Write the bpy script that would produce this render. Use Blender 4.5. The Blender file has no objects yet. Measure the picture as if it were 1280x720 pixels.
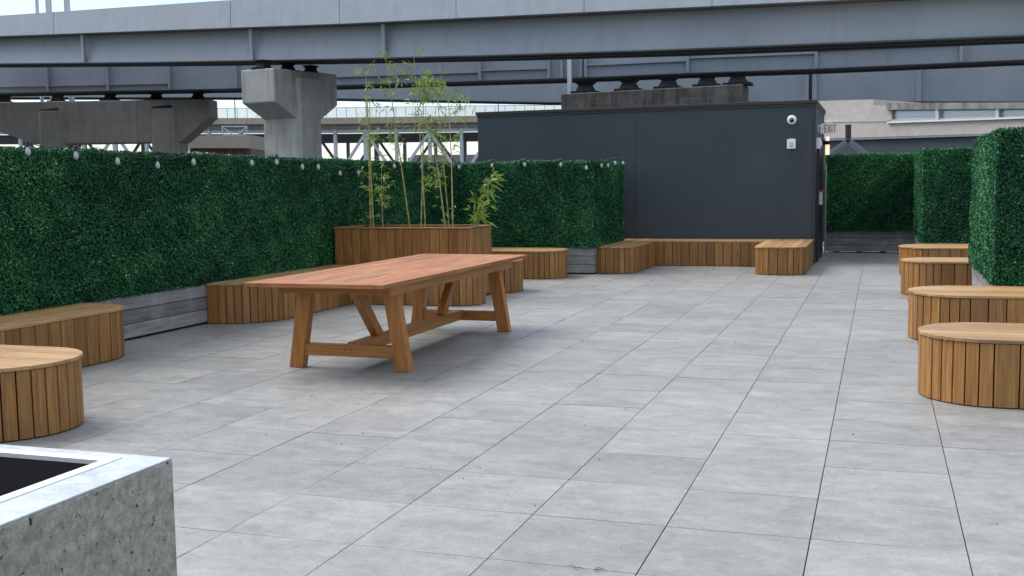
import bpy, bmesh, math, random
import numpy as np
from mathutils import Vector, Matrix

random.seed(7)
RNG = np.random.default_rng(11)
S = bpy.context.scene
COL = S.collection

# ------------------------------------------------------------------ camera
T = 0.61                                        # paving module
F_PX, PITCH, YAW, ROLL = 1358.69, 0.09445, 0.32597, -0.01377
GX0, GY0, H = 3.40976, 6.54542, 2.44884 * T      # grid offset, eye height
def cam_axes():
    cy, sy = math.cos(YAW), math.sin(YAW)
    f = np.array([-sy, cy, 0.]); r = np.array([cy, sy, 0.]); u = np.array([0, 0, 1.])
    f2 = f*math.cos(PITCH) - u*math.sin(PITCH); u2 = u*math.cos(PITCH) + f*math.sin(PITCH)
    return f2, r*math.cos(ROLL) + u2*math.sin(ROLL), u2*math.cos(ROLL) - r*math.sin(ROLL)
CF, CR, CU = cam_axes()
EYE = np.array([0, 0, H])
def at(px, py, D):                              # a surveyed point at axial distance D
    return EYE + (CF + CR*(px-640)/F_PX - CU*(py-360)/F_PX)*D
def at_y(px, py, Y):
    d = CF + CR*(px-640)/F_PX - CU*(py-360)/F_PX
    return EYE + d*Y/d[1]
def at_x(px, py, X):
    d = CF + CR*(px-640)/F_PX - CU*(py-360)/F_PX
    return EYE + d*X/d[0]
cd = bpy.data.cameras.new('camera'); cam = bpy.data.objects.new('camera', cd); COL.objects.link(cam)
cd.sensor_width = 36; cd.lens = F_PX*36/1280; cd.clip_end = 3000; cd.clip_start = 0.05
M = Matrix(((CR[0], CU[0], -CF[0], EYE[0]), (CR[1], CU[1], -CF[1], EYE[1]), (CR[2], CU[2], -CF[2], EYE[2]), (0, 0, 0, 1)))
cam.matrix_world = M
S.camera = cam

# ------------------------------------------------------------------ materials
class NT:
    def __init__(s, name):
        s.m = bpy.data.materials.new(name); s.m.use_nodes = True
        s.t = s.m.node_tree; s.b = s.t.nodes['Principled BSDF']; s.out = s.t.nodes['Material Output']
    def n(s, typ, **kw):
        nd = s.t.nodes.new(typ)
        for k, v in kw.items():
            if k.startswith('i_'):
                key = k[2:]; key = int(key) if key.isdigit() else key.replace('_', ' ')
                nd.inputs[key].default_value = v
            else: setattr(nd, k, v)
        return nd
    def l(s, a, b): s.t.links.new(a, b)
    def math(s, op, a, b=None):
        nd = s.n('ShaderNodeMath', operation=op)
        for i, v in enumerate((a, b)):
            if v is None: continue
            if isinstance(v, (int, float)): nd.inputs[i].default_value = v
            else: s.l(v, nd.inputs[i])
        return nd.outputs[0]
    def mix(s, fac, a, b, mode='MIX'):
        nd = s.n('ShaderNodeMix', data_type='RGBA', blend_type=mode)
        for k, v in ((0, fac), (6, a), (7, b)):
            if isinstance(v, (int, float)): nd.inputs[k].default_value = v
            elif isinstance(v, (tuple, list)): nd.inputs[k].default_value = tuple(v) + (1,) if len(v) == 3 else v
            else: s.l(v, nd.inputs[k])
        return nd.outputs[2]
    def ramp(s, fac, stops):
        nd = s.n('ShaderNodeValToRGB'); e = nd.color_ramp.elements
        while len(e) < len(stops): e.new(0.5)
        for q, (p, c) in zip(e, stops):
            q.position = p; q.color = (c, c, c, 1) if isinstance(c, (int, float)) else tuple(c) + (1,)
        s.l(fac, nd.inputs[0]); return nd.outputs[0]
    def coords(s, scale=(1, 1, 1), shift_by_tone=0.0):
        tc = s.n('ShaderNodeTexCoord'); mp = s.n('ShaderNodeMapping')
        mp.inputs['Scale'].default_value = scale
        v = tc.outputs['Object']
        if shift_by_tone:
            c = s.n('ShaderNodeCombineXYZ'); t = s.math('MULTIPLY', s.tone(), shift_by_tone)
            for i in range(3): s.l(t, c.inputs[i])
            ad = s.n('ShaderNodeVectorMath', operation='ADD'); s.l(v, ad.inputs[0]); s.l(c.outputs[0], ad.inputs[1]); v = ad.outputs[0]
        s.l(v, mp.inputs[0]); return mp.outputs[0]
    def tone(s):
        return s.n('ShaderNodeAttribute', attribute_name='tone').outputs['Fac']
    def noise(s, vec, scale, detail=4, rough=.55, dist=0):
        nd = s.n('ShaderNodeTexNoise'); nd.inputs['Scale'].default_value = scale; nd.inputs['Detail'].default_value = detail
        nd.inputs['Roughness'].default_value = rough; nd.inputs['Distortion'].default_value = dist
        s.l(vec, nd.inputs['Vector']); return nd.outputs['Fac']
    def bump(s, h, strength=.3, dist=.01):
        nd = s.n('ShaderNodeBump'); nd.inputs['Strength'].default_value = strength; nd.inputs['Distance'].default_value = dist
        s.l(h, nd.inputs['Height']); s.l(nd.outputs[0], s.b.inputs['Normal'])
    def set(s, **kw):
        for k, v in kw.items():
            i = s.b.inputs[k.replace('_', ' ')]
            if isinstance(v, (int, float)): i.default_value = v
            elif isinstance(v, tuple): i.default_value = v + (1,) if len(v) == 3 else v
            else: s.l(v, i)

def mat_plain(name, col, rough=.5, metal=0., var=.12, scale=6., bump=0.):
    q = NT(name); v = q.coords()
    n = q.noise(v, scale, 5, .6)
    c = q.mix(q.ramp(n, [(.3, 1-var), (.7, 1+var)]), (0, 0, 0), col)
    # multiply base by 1 +- var
    f = q.ramp(n, [(.25, 1-var), (.75, 1.0)])
    c = q.mix(1.0, col, f, 'MULTIPLY')
    q.set(Base_Color=c, Roughness=rough, Metallic=metal)
    if bump: q.bump(q.noise(v, scale*8, 4), bump, .005)
    return q.m

def mat_wood(name, axis, dark, mid, light, rough=.5, knots=True):
    q = NT(name)
    st = {'x': (.35, 7, 7), 'y': (7, .35, 7), 'z': (7, 7, .35)}[axis]
    v = q.coords(st, 37.0)
    g = q.noise(v, 5.5, 6, .62, .8)
    fine = {'x': (1.5, 60, 60), 'y': (60, 1.5, 60), 'z': (60, 60, 1.5)}[axis]
    v2 = q.coords(fine, 91.0)
    g2 = q.noise(v2, 2.0, 3, .6)
    c = q.ramp(g, [(.25, dark), (.5, mid), (.75, light)])
    tn = q.ramp(q.tone(), [(0, (.68, .65, .62)), (.3, (.90, .88, .86)), (.7, (1.04, 1.04, 1.03)), (1, (1.2, 1.19, 1.17))])
    c = q.mix(1.0, c, tn, 'MULTIPLY')
    c = q.mix(1.0, c, q.ramp(g2, [(.3, .80), (.65, 1.06)]), 'MULTIPLY')
    if knots:                                    # weather marks and grey water stains with their own shape
        w = q.noise(q.coords((1.2, 1.2, 1.2)), 2.3, 5, .6)
        c = q.mix(q.ramp(w, [(.52, 0.0), (.72, .38)]), c, (.165, .095, .045))
    q.set(Base_Color=c, Roughness=q.ramp(g2, [(.3, rough-.06), (.7, rough+.12)]))
    q.bump(g2, .25, .003)
    return q.m

BD, BM, BL = (.145, .060, .014), (.272, .123, .029), (.385, .200, .060)
WOOD = {a: mat_wood('bench_timber_'+a, a, BD, BM, BL, .5) for a in 'xyz'}
SEATW = {a: mat_wood('seat_timber_'+a, a, (.235, .128, .05), (.38, .225, .095), (.50, .32, .155), .42) for a in 'xy'}
TWOOD = {a: mat_wood('table_timber_'+a, a, (.24, .085, .015), (.40, .157, .030), (.52, .235, .055), .42, False) for a in 'xyz'}
TTOP = {a: mat_wood('tabletop_timber_'+a, a, (.17, .058, .018), (.32, .125, .045), (.48, .225, .095), .5, False) for a in 'xy'}
DARKCORE = mat_plain('dark_core', (.012, .009, .007), .8)
PLINTH = None
def make_plinth():
    q = NT('weathered_board')
    v = q.coords((.5, .5, 9), 23.)
    g = q.noise(v, 3, 6, .65, .6)
    c = q.ramp(g, [(.25, (.10, .096, .092)), (.5, (.19, .183, .175)), (.75, (.30, .292, .283))])
    w = q.noise(q.coords((1, 1, 1)), 3.2, 5, .6)
    c = q.mix(q.ramp(w, [(.5, 0.0), (.66, .55)]), c, (.33, .325, .32))
    c = q.mix(1.0, c, q.ramp(q.tone(), [(0, .72), (1, 1.15)]), 'MULTIPLY')
    q.set(Base_Color=c, Roughness=.75); q.bump(g, .3, .004); return q.m
PLINTH = make_plinth()
def make_paving():
    q = NT('porcelain_paver')
    tn = q.tone()
    v = q.coords((1, 1, 1), 53.)
    big = q.noise(v, 2.2, 6, .62, .5)
    streak = q.noise(q.coords((1.5, 3.2, 1), 71.), 2.4, 8, .72, .35)
    fine = q.noise(v, 80, 5, .75)
    mid = q.noise(v, 9, 6, .7, 1.2)
    c = q.ramp(big, [(.3, (.165, .165, .158)), (.5, (.230, .228, .218)), (.7, (.295, .291, .278))])
    c = q.mix(.55, c, q.ramp(streak, [(.3, (.172, .172, .165)), (.5, (.240, .237, .226)), (.72, (.335, .329, .312))]))
    c = q.mix(1.0, c, q.ramp(mid, [(.3, .83), (.5, 1.0), (.7, 1.11)]), 'MULTIPLY')
    c = q.mix(1.0, c, q.ramp(fine, [(.32, .80), (.62, 1.08)]), 'MULTIPLY')
    c = q.mix(1.0, c, q.ramp(tn, [(0, (.88, .885, .89)), (.5, (1, 1, 1)), (1, (1.08, 1.075, 1.06))]), 'MULTIPLY')
    w = q.noise(q.coords((1, 1, 1)), .55, 5, .6)                 # dust drifts across tiles
    c = q.mix(1.0, c, q.ramp(w, [(.35, .92), (.65, 1.05)]), 'MULTIPLY')
    sp = q.noise(q.coords((1, 1, 1)), 17, 2, .5)                 # small dropped specks
    c = q.mix(q.ramp(sp, [(.755, 0.0), (.77, .8)]), c, (.05, .045, .04))
    q.set(Base_Color=c, Roughness=q.ramp(mid, [(.3, .40), (.7, .52)]), Specular_IOR_Level=.5)
    q.bump(mid, .05, .004)
    return q.m
PAVE = make_paving()
JOINT = mat_plain('joint_bed', (.02, .02, .021), .9)  # dark bed seen through the open paving joints
def make_leaf(name, stops, rough=.45, trans=.0, spec=.4):
    q = NT(name); tn = q.tone()
    c = q.ramp(tn, stops)
    q.set(Base_Color=c, Roughness=rough, Specular_IOR_Level=spec)
    if trans:
        tr = q.n('ShaderNodeBsdfTranslucent'); q.l(c, tr.inputs[0])
        mx = q.n('ShaderNodeMixShader'); mx.inputs[0].default_value = trans
        q.l(q.b.outputs[0], mx.inputs[1]); q.l(tr.outputs[0], mx.inputs[2]); q.l(mx.outputs[0], q.out.inputs[0])
    return q.m
HEDGE = make_leaf('boxwood_leaf', [(0, (.003, .033, .016)), (.33, (.010, .092, .036)), (.6, (.022, .155, .047)), (.85, (.075, .250, .065)), (1, (.22, .37, .15))], .42, .15, .25)
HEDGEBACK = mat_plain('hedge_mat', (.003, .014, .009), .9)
BAMBOO = make_leaf('bamboo_leaf', [(0, (.09, .17, .025)), (.5, (.20, .30, .045)), (.85, (.33, .42, .08)), (1, (.42, .38, .14))], .5, .3)
CULM = mat_plain('bamboo_culm', (.33, .31, .10), .45, 0, .35, 9)
CULMDRY = mat_plain('bamboo_culm_dry', (.40, .33, .17), .5, 0, .3, 9)
SOIL = mat_plain('soil', (.035, .026, .018), .95, 0, .5, 20, .5)
def make_darkwall():
    q = NT('charcoal_panel'); v = q.coords((1, 1, 1))
    n = q.noise(v, .8, 5, .6); n2 = q.noise(q.coords((6, 6, .5)), 2.5, 4)
    c = q.ramp(n, [(.3, (.021, .031, .040)), (.7, (.029, .041, .052))])
    c = q.mix(1.0, c, q.ramp(n2, [(.3, .9), (.7, 1.08)]), 'MULTIPLY')
    q.set(Base_Color=c, Roughness=.55); q.bump(q.noise(v, 90, 3), .06, .003); return q.m
DARKWALL = make_darkwall()
COPING = mat_plain('coping_metal', (.035, .031, .032), .4, .3)
def make_steel(name, a, b, stainc=(.12, .125, .13)):
    q = NT(name)
    n = q.noise(q.coords((.25, .25, .25)), 1.0, 6, .6)
    s = q.noise(q.coords((1.6, 1.6, .12)), 1.4, 5, .6)
    c = q.ramp(n, [(.3, a), (.7, b)])
    c = q.mix(q.ramp(s, [(.54, 0.0), (.8, .28)]), c, stainc)
    q.set(Base_Color=c, Roughness=.45, Metallic=0.0); return q.m
STEEL = make_steel('bridge_steel', (.25, .28, .315), (.31, .34, .375))
STEEL2 = make_steel('bridge_steel_aged', (.20, .225, .26), (.26, .285, .32))
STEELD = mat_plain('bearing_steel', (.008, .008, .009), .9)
DARKSTEEL = mat_plain('dark_steel', (.075, .080, .088), .8, 0, .3, .6)  # darker grey steel for the girder bottom flanges
PALESTEEL = make_steel('truss_steel', (.48, .52, .56), (.58, .62, .66), (.32, .34, .35))
def make_conc(name, a, b, stain=(.07, .068, .06), amt=.5, sc=1.0, rough=.8):
    q = NT(name)
    n = q.noise(q.coords((sc, sc, sc)), 1.5, 7, .65)
    s = q.noise(q.coords((2.2*sc, 2.2*sc, .16*sc)), 1.6, 6, .65)
    f = q.noise(q.coords((sc, sc, sc)), 22, 4, .65)
    c = q.ramp(n, [(.3, a), (.7, b)])
    c = q.mix(q.ramp(s, [(.48, 0.0), (.72, amt)]), c, stain)
    c = q.mix(1.0, c, q.ramp(f, [(.3, .88), (.7, 1.06)]), 'MULTIPLY')
    q.set(Base_Color=c, Roughness=rough); q.bump(f, .2, .02); return q.m
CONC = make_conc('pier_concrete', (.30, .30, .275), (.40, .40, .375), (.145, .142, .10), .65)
CONCD = make_conc('pier_concrete_dark', (.175, .165, .148), (.235, .22, .198), (.09, .082, .07), .5)  # brown-grey concrete; the deck's shade over the left pier is put into it
CONCDD = make_conc('pier_concrete_streaked', (.05, .046, .040), (.145, .136, .12), (.010, .009, .008), .95, .8)  # real dark streaks, plus the viaduct's shade painted into the base colour
PARAPET = make_conc('parapet_concrete', (.34, .375, .41), (.40, .435, .47), (.26, .28, .30), .3)
TAN = make_conc('tan_concrete', (.33, .285, .22), (.42, .37, .29), (.2, .16, .12), .5, .5)
BEIGE = make_conc('beige_render', (.40, .365, .325), (.45, .41, .37), (.36, .325, .285), .3, .3)
BEIGE2 = make_conc('beige_panel', (.40, .35, .29), (.46, .41, .345), (.33, .29, .24), .3, .3)
ROUGHC = make_conc('weathered_band', (.16, .155, .145), (.30, .29, .27), (.05, .048, .045), .8, 1.6)
BRICK = mat_plain('red_brick', (.26, .10, .075), .85, 0, .4, 4)
WHITE = mat_plain('white_plastic', (.78, .79, .80), .35, 0, .05)
BLACKP = mat_plain('black_plastic', (.012, .012, .013), .4)
VOIDB = mat_plain('burner_black', (.003, .003, .0034), .9); VOIDB.node_tree.nodes['Principled BSDF'].inputs['Specular IOR Level'].default_value = 0.03
RED = mat_plain('red_letter', (.55, .012, .03), .4, 0, .05)
DKMETAL = mat_plain('dark_metal', (.02, .021, .024), .35, .6)
STAINLESS = mat_plain('stainless_trim', (.78, .79, .80), .28, .35, .06, 20)
GREYB = mat_plain('grey_board', (.20, .205, .215), .6, 0, .3, 12)
ALU = mat_plain('aluminium', (.5, .52, .54), .35, .6)
TERRA = make_conc('roof_edge', (.2, .2, .2), (.26, .26, .25))
GROUND = make_conc('asphalt_ground', (.045, .045, .046), (.065, .064, .062), (.08, .078, .07), .4, .2, .9)
SILL = mat_plain('pale_sill', (.66, .63, .58), .6, 0, .1)
def make_glass(name, col, rough=.08):
    q = NT(name); q.set(Base_Color=col, Roughness=rough, Metallic=.0, Specular_IOR_Level=1.0, IOR=1.8); return q.m
WINDOW = make_glass('window_glass', (.45, .53, .60))  # pale blue base holds the reflected sky and bright interior
BULB = NT('frosted_bulb'); BULB.set(Base_Color=(.40, .42, .43), Roughness=.12, Subsurface_Weight=.0); BULB = BULB.m
LAMP = NT('warm_lamp'); LAMP.set(Base_Color=(.9, .8, .6), Emission_Color=(1, .72, .42), Emission_Strength=.55); LAMP = LAMP.m
MESHF = NT('fence_mesh')
def _mf():
    q = MESHF; q.set(Base_Color=(.45, .5, .55), Roughness=.5)
    t = q.n('ShaderNodeBsdfTransparent'); mx = q.n('ShaderNodeMixShader'); mx.inputs[0].default_value = .22
    q.l(t.outputs[0], mx.inputs[1]); q.l(q.b.outputs[0], mx.inputs[2]); q.l(mx.outputs[0], q.out.inputs[0]); return q.m
MESHF = _mf()
def make_firetable():
    q = NT('cast_concrete_block')
    v = q.coords((1, 1, 1)); sep = q.n('ShaderNodeSeparateXYZ'); q.l(q.n('ShaderNodeTexCoord').outputs['Object'], sep.inputs[0])
    n = q.noise(v, 26, 10, .80, .12); n2 = q.noise(v, 4.5, 8, .7, .2); vo = q.n('ShaderNodeTexVoronoi', feature='F1'); q.l(v, vo.inputs['Vector']); vo.inputs['Scale'].default_value = 26
    pit = q.noise(v, 24, 6, .65, .4)
    c = q.ramp(n, [(.30, (.10, .094, .075)), (.42, (.255, .243, .203)), (.54, (.37, .355, .305)), (.68, (.53, .515, .455))])
    # larger pale skim-coat patches
    pat = q.ramp(q.noise(q.coords((1, 1, .8)), 3.1, 9, .62, .25), [(.545, 0.0), (.552, .75)])
    c = q.mix(pat, c, (.37, .385, .375))
    c = q.mix(q.ramp(n2, [(.54, 0.0), (.70, .45)]), c, (.13, .125, .105))
    pm = q.ramp(pit, [(.335, 1.0), (.365, 0.0)])
    c = q.mix(pm, c, (.018, .018, .017))
    q.set(Base_Color=c, Roughness=.72)
    hh = q.math('SUBTRACT', n, q.math('MULTIPLY', pm, .9)); q.bump(hh, .8, .014)
    return q.m
FIREC = make_firetable()
def make_firetop():
    q = NT('polished_concrete_top'); v = q.coords((1, 1, 1))
    n = q.noise(v, 5, 7, .65, 1.6); vein = q.noise(q.coords((1.2, 3.5, 1)), 4, 6, .6, 2.2)
    c = q.ramp(n, [(.3, (.33, .345, .35)), (.6, (.52, .53, .525))])
    c = q.mix(q.ramp(vein, [(.47, 0.0), (.5, .55), (.53, 0.0)]), c, (.25, .27, .30))
    q.set(Base_Color=c, Roughness=.13, Specular_IOR_Level=.9); q.bump(n, .04, .004); return q.m
FIRETOP = make_firetop()

# ------------------------------------------------------------------ mesh helper
class MB:
    def __init__(s): s.v = []; s.f = []; s.t = []; s.m = []; s.ci = 0
    def mi(s, i): s.ci = i; return s
    def add(s, vs, fs, tone=None):
        o = len(s.v); t = random.random() if tone is None else tone
        s.v += [tuple(map(float, p)) for p in vs]
        for f in fs: s.f.append(tuple(o+i for i in f)); s.t.append(t); s.m.append(s.ci)
    def hexa(s, p, tone=None):                  # p: 4 bottom then 4 top
        s.add(p, [(3, 2, 1, 0), (4, 5, 6, 7), (0, 1, 5, 4), (1, 2, 6, 5), (2, 3, 7, 6), (3, 0, 4, 7)], tone)
    def box(s, x0, y0, z0, x1, y1, z1, tone=None):
        s.hexa([(x0, y0, z0), (x1, y0, z0), (x1, y1, z0), (x0, y1, z0), (x0, y0, z1), (x1, y0, z1), (x1, y1, z1), (x0, y1, z1)], tone)
    def bar(s, a, b, w, d, side=(1, 0, 0), tone=None):   # rectangular bar a->b; w along side, d across
        a = np.array(a, float); b = np.array(b, float); ax = b-a; ax /= np.linalg.norm(ax)
        sd = np.array(side, float); sd -= ax*(sd@ax); sd /= np.linalg.norm(sd); up = np.cross(ax, sd)
        q = []
        for c in (a, b):
            for i, j in ((-1, -1), (1, -1), (1, 1), (-1, 1)): q.append(c + sd*w/2*i + up*d/2*j)
        s.hexa(q, tone)
    def tube(s, pts, rad, n=8, tone=None, caps=True):
        pts = [np.array(p, float) for p in pts]
        if not hasattr(rad, '__len__'): rad = [rad]*len(pts)
        vs = []; fs = []
        for k, p in enumerate(pts):
            ax = pts[min(k+1, len(pts)-1)] - pts[max(k-1, 0)]; ax /= np.linalg.norm(ax)
            e = np.array([1., 0, 0]) if abs(ax[0]) < .8 else np.array([0, 1., 0])
            u = np.cross(ax, e); u /= np.linalg.norm(u); w = np.cross(ax, u)
            for i in range(n):
                a = 2*math.pi*i/n; vs.append(p + (u*math.cos(a) + w*math.sin(a))*rad[k])
        for k in range(len(pts)-1):
            for i in range(n):
                j = (i+1) % n; fs.append((k*n+i, k*n+j, (k+1)*n+j, (k+1)*n+i))
        if caps:
            fs.append(tuple(range(n-1, -1, -1))); fs.append(tuple((len(pts)-1)*n+i for i in range(n)))
        s.add(vs, fs, tone)
    def lathe(s, c, prof, n=16, axis=(0, 0, 1), tone=None):
        s.tube([np.array(c, float) + np.array(axis, float)*h for r, h in prof], [max(r, 1e-4) for r, h in prof], n, tone)
    def prism(s, poly, z0, z1, tone=None):       # convex-ish ccw polygon
        n = len(poly); vs = [(x, y, z0) for x, y in poly] + [(x, y, z1) for x, y in poly]
        fs = [tuple(range(n-1, -1, -1)), tuple(range(n, 2*n))] + [(i, (i+1) % n, n+(i+1) % n, n+i) for i in range(n)]
        s.add(vs, fs, tone)
    def ribbon(s, tops, bots, nv, thick, tone=None):      # section swept along a surveyed path
        n = len(tops); nv = np.array(nv)*thick; vs = []
        for a, b in zip(tops, bots): vs += [a, b, b+nv, a+nv]
        fs = [(0, 1, 2, 3), tuple(4*(n-1)+i for i in (3, 2, 1, 0))]
        for k in range(n-1):
            for i in range(4):
                j = (i+1) % 4; fs.append((4*k+i, 4*(k+1)+i, 4*(k+1)+j, 4*k+j))
        s.add(vs, fs, tone)
    def build(s, name, mats, parent=None, bevel=0, loc=None, smooth=False):
        me = bpy.data.meshes.new(name); me.from_pydata(s.v, [], s.f)
        if not isinstance(mats, (list, tuple)): mats = [mats]
        for q in mats: me.materials.append(q)
        me.polygons.foreach_set('material_index', s.m)
        a = me.attributes.new('tone', 'FLOAT', 'FACE'); a.data.foreach_set('value', s.t)
        bm = bmesh.new(); bm.from_mesh(me); bmesh.ops.recalc_face_normals(bm, faces=bm.faces); bm.to_mesh(me); bm.free()
        if smooth: me.polygons.foreach_set('use_smooth', [True]*len(me.polygons))
        me.update()
        o = bpy.data.objects.new(name, me); COL.objects.link(o)
        if parent is not None:
            o.parent = parent
            # meshes are written in world coordinates: shift to the parent's frame
            w = parent_loc(parent)
            me.transform(Matrix.Translation(-w))
        elif loc is not None:
            me.transform(Matrix.Translation(-Vector(loc))); o.location = loc
        if bevel:
            b = o.modifiers.new('bevel', 'BEVEL'); b.width = bevel; b.segments = 2; b.limit_method = 'ANGLE'; b.angle_limit = .7
        return o
def parent_loc(p):
    v = Vector((0, 0, 0))
    while p is not None: v += p.location; p = p.parent
    return v
def tag(o, label, cat, group=None):
    o['label'] = label; o['category'] = cat; o['kind'] = 'thing'
    if group: o['group'] = group
    return o
def thing(name, loc, label, cat, group=None):
    o = bpy.data.objects.new(name, None); o.empty_display_size = .2; COL.objects.link(o); o.location = loc
    return tag(o, label, cat, group)
def struct(o): o['kind'] = 'structure'; return o

# ------------------------------------------------------------------ setting
mb = MB(); mb.add([(-900, -600, -5), (900, -600, -5), (900, 1400, -5), (-900, 1400, -5)], [(0, 1, 2, 3)], .5)
struct(mb.build('ground', GROUND))
FX0, FX1, FY0, FY1 = -8.2, 3.4, -4.0, 26.5
mb = MB(); mb.box(FX0, FY0, -4.99, FX1, FY1, -.03, .5); struct(mb.build('terrace_slab', TERRA))
mb = MB(); mb.add([(FX0, FY0, -.012), (FX1, FY0, -.012), (FX1, FY1, -.012), (FX0, FY1, -.012)], [(0, 1, 2, 3)], .5)
struct(mb.build('terrace_subfloor', JOINT))
mb = MB()
for i in range(-11, 10):
    for k in range(-1, 52):
        x0, x1 = T*(i-GX0), T*(i+1-GX0); y0, y1 = T*(k+GY0-12), T*(k+1+GY0-12)
        if x0 < FX0 or x1 > FX1 or y0 < FY0 or y1 > FY1: continue
        g = .0025; gy = .0015
        tx, ty, h = random.gauss(0, .0007), random.gauss(0, .0007), random.gauss(0, .0006)
        z = lambda a, b: min(-.0006, h + tx*a + ty*b - .001)
        mb.add([(x0+g, y0+gy, z(-1, -1)), (x1-g, y0+gy, z(1, -1)), (x1-g, y1-gy, z(1, 1)), (x0+g, y1-gy, z(-1, 1)),
                (x0+g, y0+gy, -.011), (x1-g, y0+gy, -.011), (x1-g, y1-gy, -.011), (x0+g, y1-gy, -.011)],
               [(0, 1, 2, 3), (4, 5, 1, 0), (5, 6, 2, 1), (6, 7, 3, 2), (7, 4, 0, 3)])
struct(mb.build('terrace_floor', PAVE))

m = MB(); rg = random.Random(5)                       # grit, crumbs and dry twigs lying about on the paving
for _ in range(85):
    x, y = rg.uniform(-5.5, .4), rg.uniform(2.6, 13); a = rg.random()*6.28; l = rg.uniform(.003, .007)
    c, s_ = math.cos(a)*l, math.sin(a)*l
    m.hexa([(x-c, y-s_, .0), (x+s_*.6, y-c*.6, .0), (x+c, y+s_, .0), (x-s_*.6, y+c*.6, .0), (x-c*.6, y-s_*.6, l*.7), (x+s_*.4, y-c*.4, l*.8), (x+c*.6, y+s_*.6, l*.7), (x-s_*.4, y+c*.4, l*.5)], rg.random()*.3)
g0 = EYE + (at(738, 713, 1)-EYE)*(H/(EYE[2]-at(738, 713, 1)[2]))
for _ in range(7):
    x, y = g0[0]+rg.gauss(0, .035), g0[1]+rg.gauss(0, .02); a = rg.random()*6.28; l = rg.uniform(.02, .045)
    m.tube([(x, y, .003), (x+math.cos(a)*l*.5, y+math.sin(a)*l*.5, .008), (x+math.cos(a)*l, y+math.sin(a)*l, .003)], [.001, .001, .0006], 5, .5)
o = m.build('floor_grit', mat_plain('grit', (.06, .055, .047), .9, 0, .4, 30)); o['kind'] = 'stuff'; o['label'] = 'scattered grit and dry bits on the grey paving'

# ------------------------------------------------------------------ hedges
def leaf_patch(o, u, v, n, per_m2, size, depth=.05, seed=0):
    """leaf quads spread through the thickness of one hedge face (o corner, u/v edge vectors, n outward)."""
    r = np.random.default_rng(seed)
    o, u, v, n = (np.array(q, float) for q in (o, u, v, n))
    lu, lv = np.linalg.norm(u), np.linalg.norm(v); N = int(lu*lv*per_m2)
    a, b = r.random(N), r.random(N)
    # lumpy surface: sum of a few sines
    lump = np.zeros(N); lump2 = np.zeros(N)
    for _ in range(7):
        k = r.normal(0, 9, 2); lump += np.sin(a*lu*k[0] + b*lv*k[1] + r.random()*6.3)
    for _ in range(6):
        k = r.normal(0, 2.2, 2); lump2 += np.sin(a*lu*k[0] + b*lv*k[1] + r.random()*6.3)
    d = (r.random(N)**.7)*depth + lump*.004 + lump2*.0035 + (r.random(N) > .994)*r.random(N)*.03
    c = o + a[:, None]*u + b[:, None]*v + d[:, None]*n
    nn = n + r.normal(0, .62, (N, 3)); nn[:, 2] += .25; nn /= np.linalg.norm(nn, axis=1)[:, None]
    t = np.cross(nn, r.normal(0, 1, (N, 3))); t /= np.linalg.norm(t, axis=1)[:, None]
    w = np.cross(nn, t)
    L = size*(.65 + .7*r.random(N))[:, None]; W = L*.34
    P = np.stack([c - t*L*.5, c + w*W*.9 + nn*L*.06, c + t*L*.5, c - w*W*.9 + nn*L*.06], 1)
    tone = np.clip(.36 + lump2*.045 + lump*.03 + r.normal(0, .19, N) + (r.random(N) > .955)*.36, 0, 1)
    return P, tone
def leaf_mesh(name, patches, mat, parent):
    P = np.concatenate([p for p, t in patches]); tn = np.concatenate([t for p, t in patches]); N = len(P)
    P = P - np.array(parent_loc(parent))
    me = bpy.data.meshes.new(name); me.vertices.add(N*4); me.vertices.foreach_set('co', P.reshape(-1).astype(np.float32))
    me.loops.add(N*4); me.loops.foreach_set('vertex_index', np.arange(N*4, dtype=np.int32))
    me.polygons.add(N); me.polygons.foreach_set('loop_start', np.arange(0, N*4, 4, dtype=np.int32))
    at_ = me.attributes.new('tone', 'FLOAT', 'FACE'); at_.data.foreach_set('value', tn.astype(np.float32))
    me.materials.append(mat); me.update(); me.validate()
    o = bpy.data.objects.new(name, me); COL.objects.link(o); o.parent = parent; return o
HB, HT = .44, 1.88
def boards(mb, x0, y0, x1, y1, z1=.445, n=3, z0=.02):
    """three courses of weathered board round a planter box"""
    h = (z1-z0)/n
    for k in range(n):
        ins = .004*(k % 2)
        mb.box(x0+ins, y0+ins, z0+k*h+.003, x1-ins, y1-ins, z0+(k+1)*h-.003)
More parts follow.
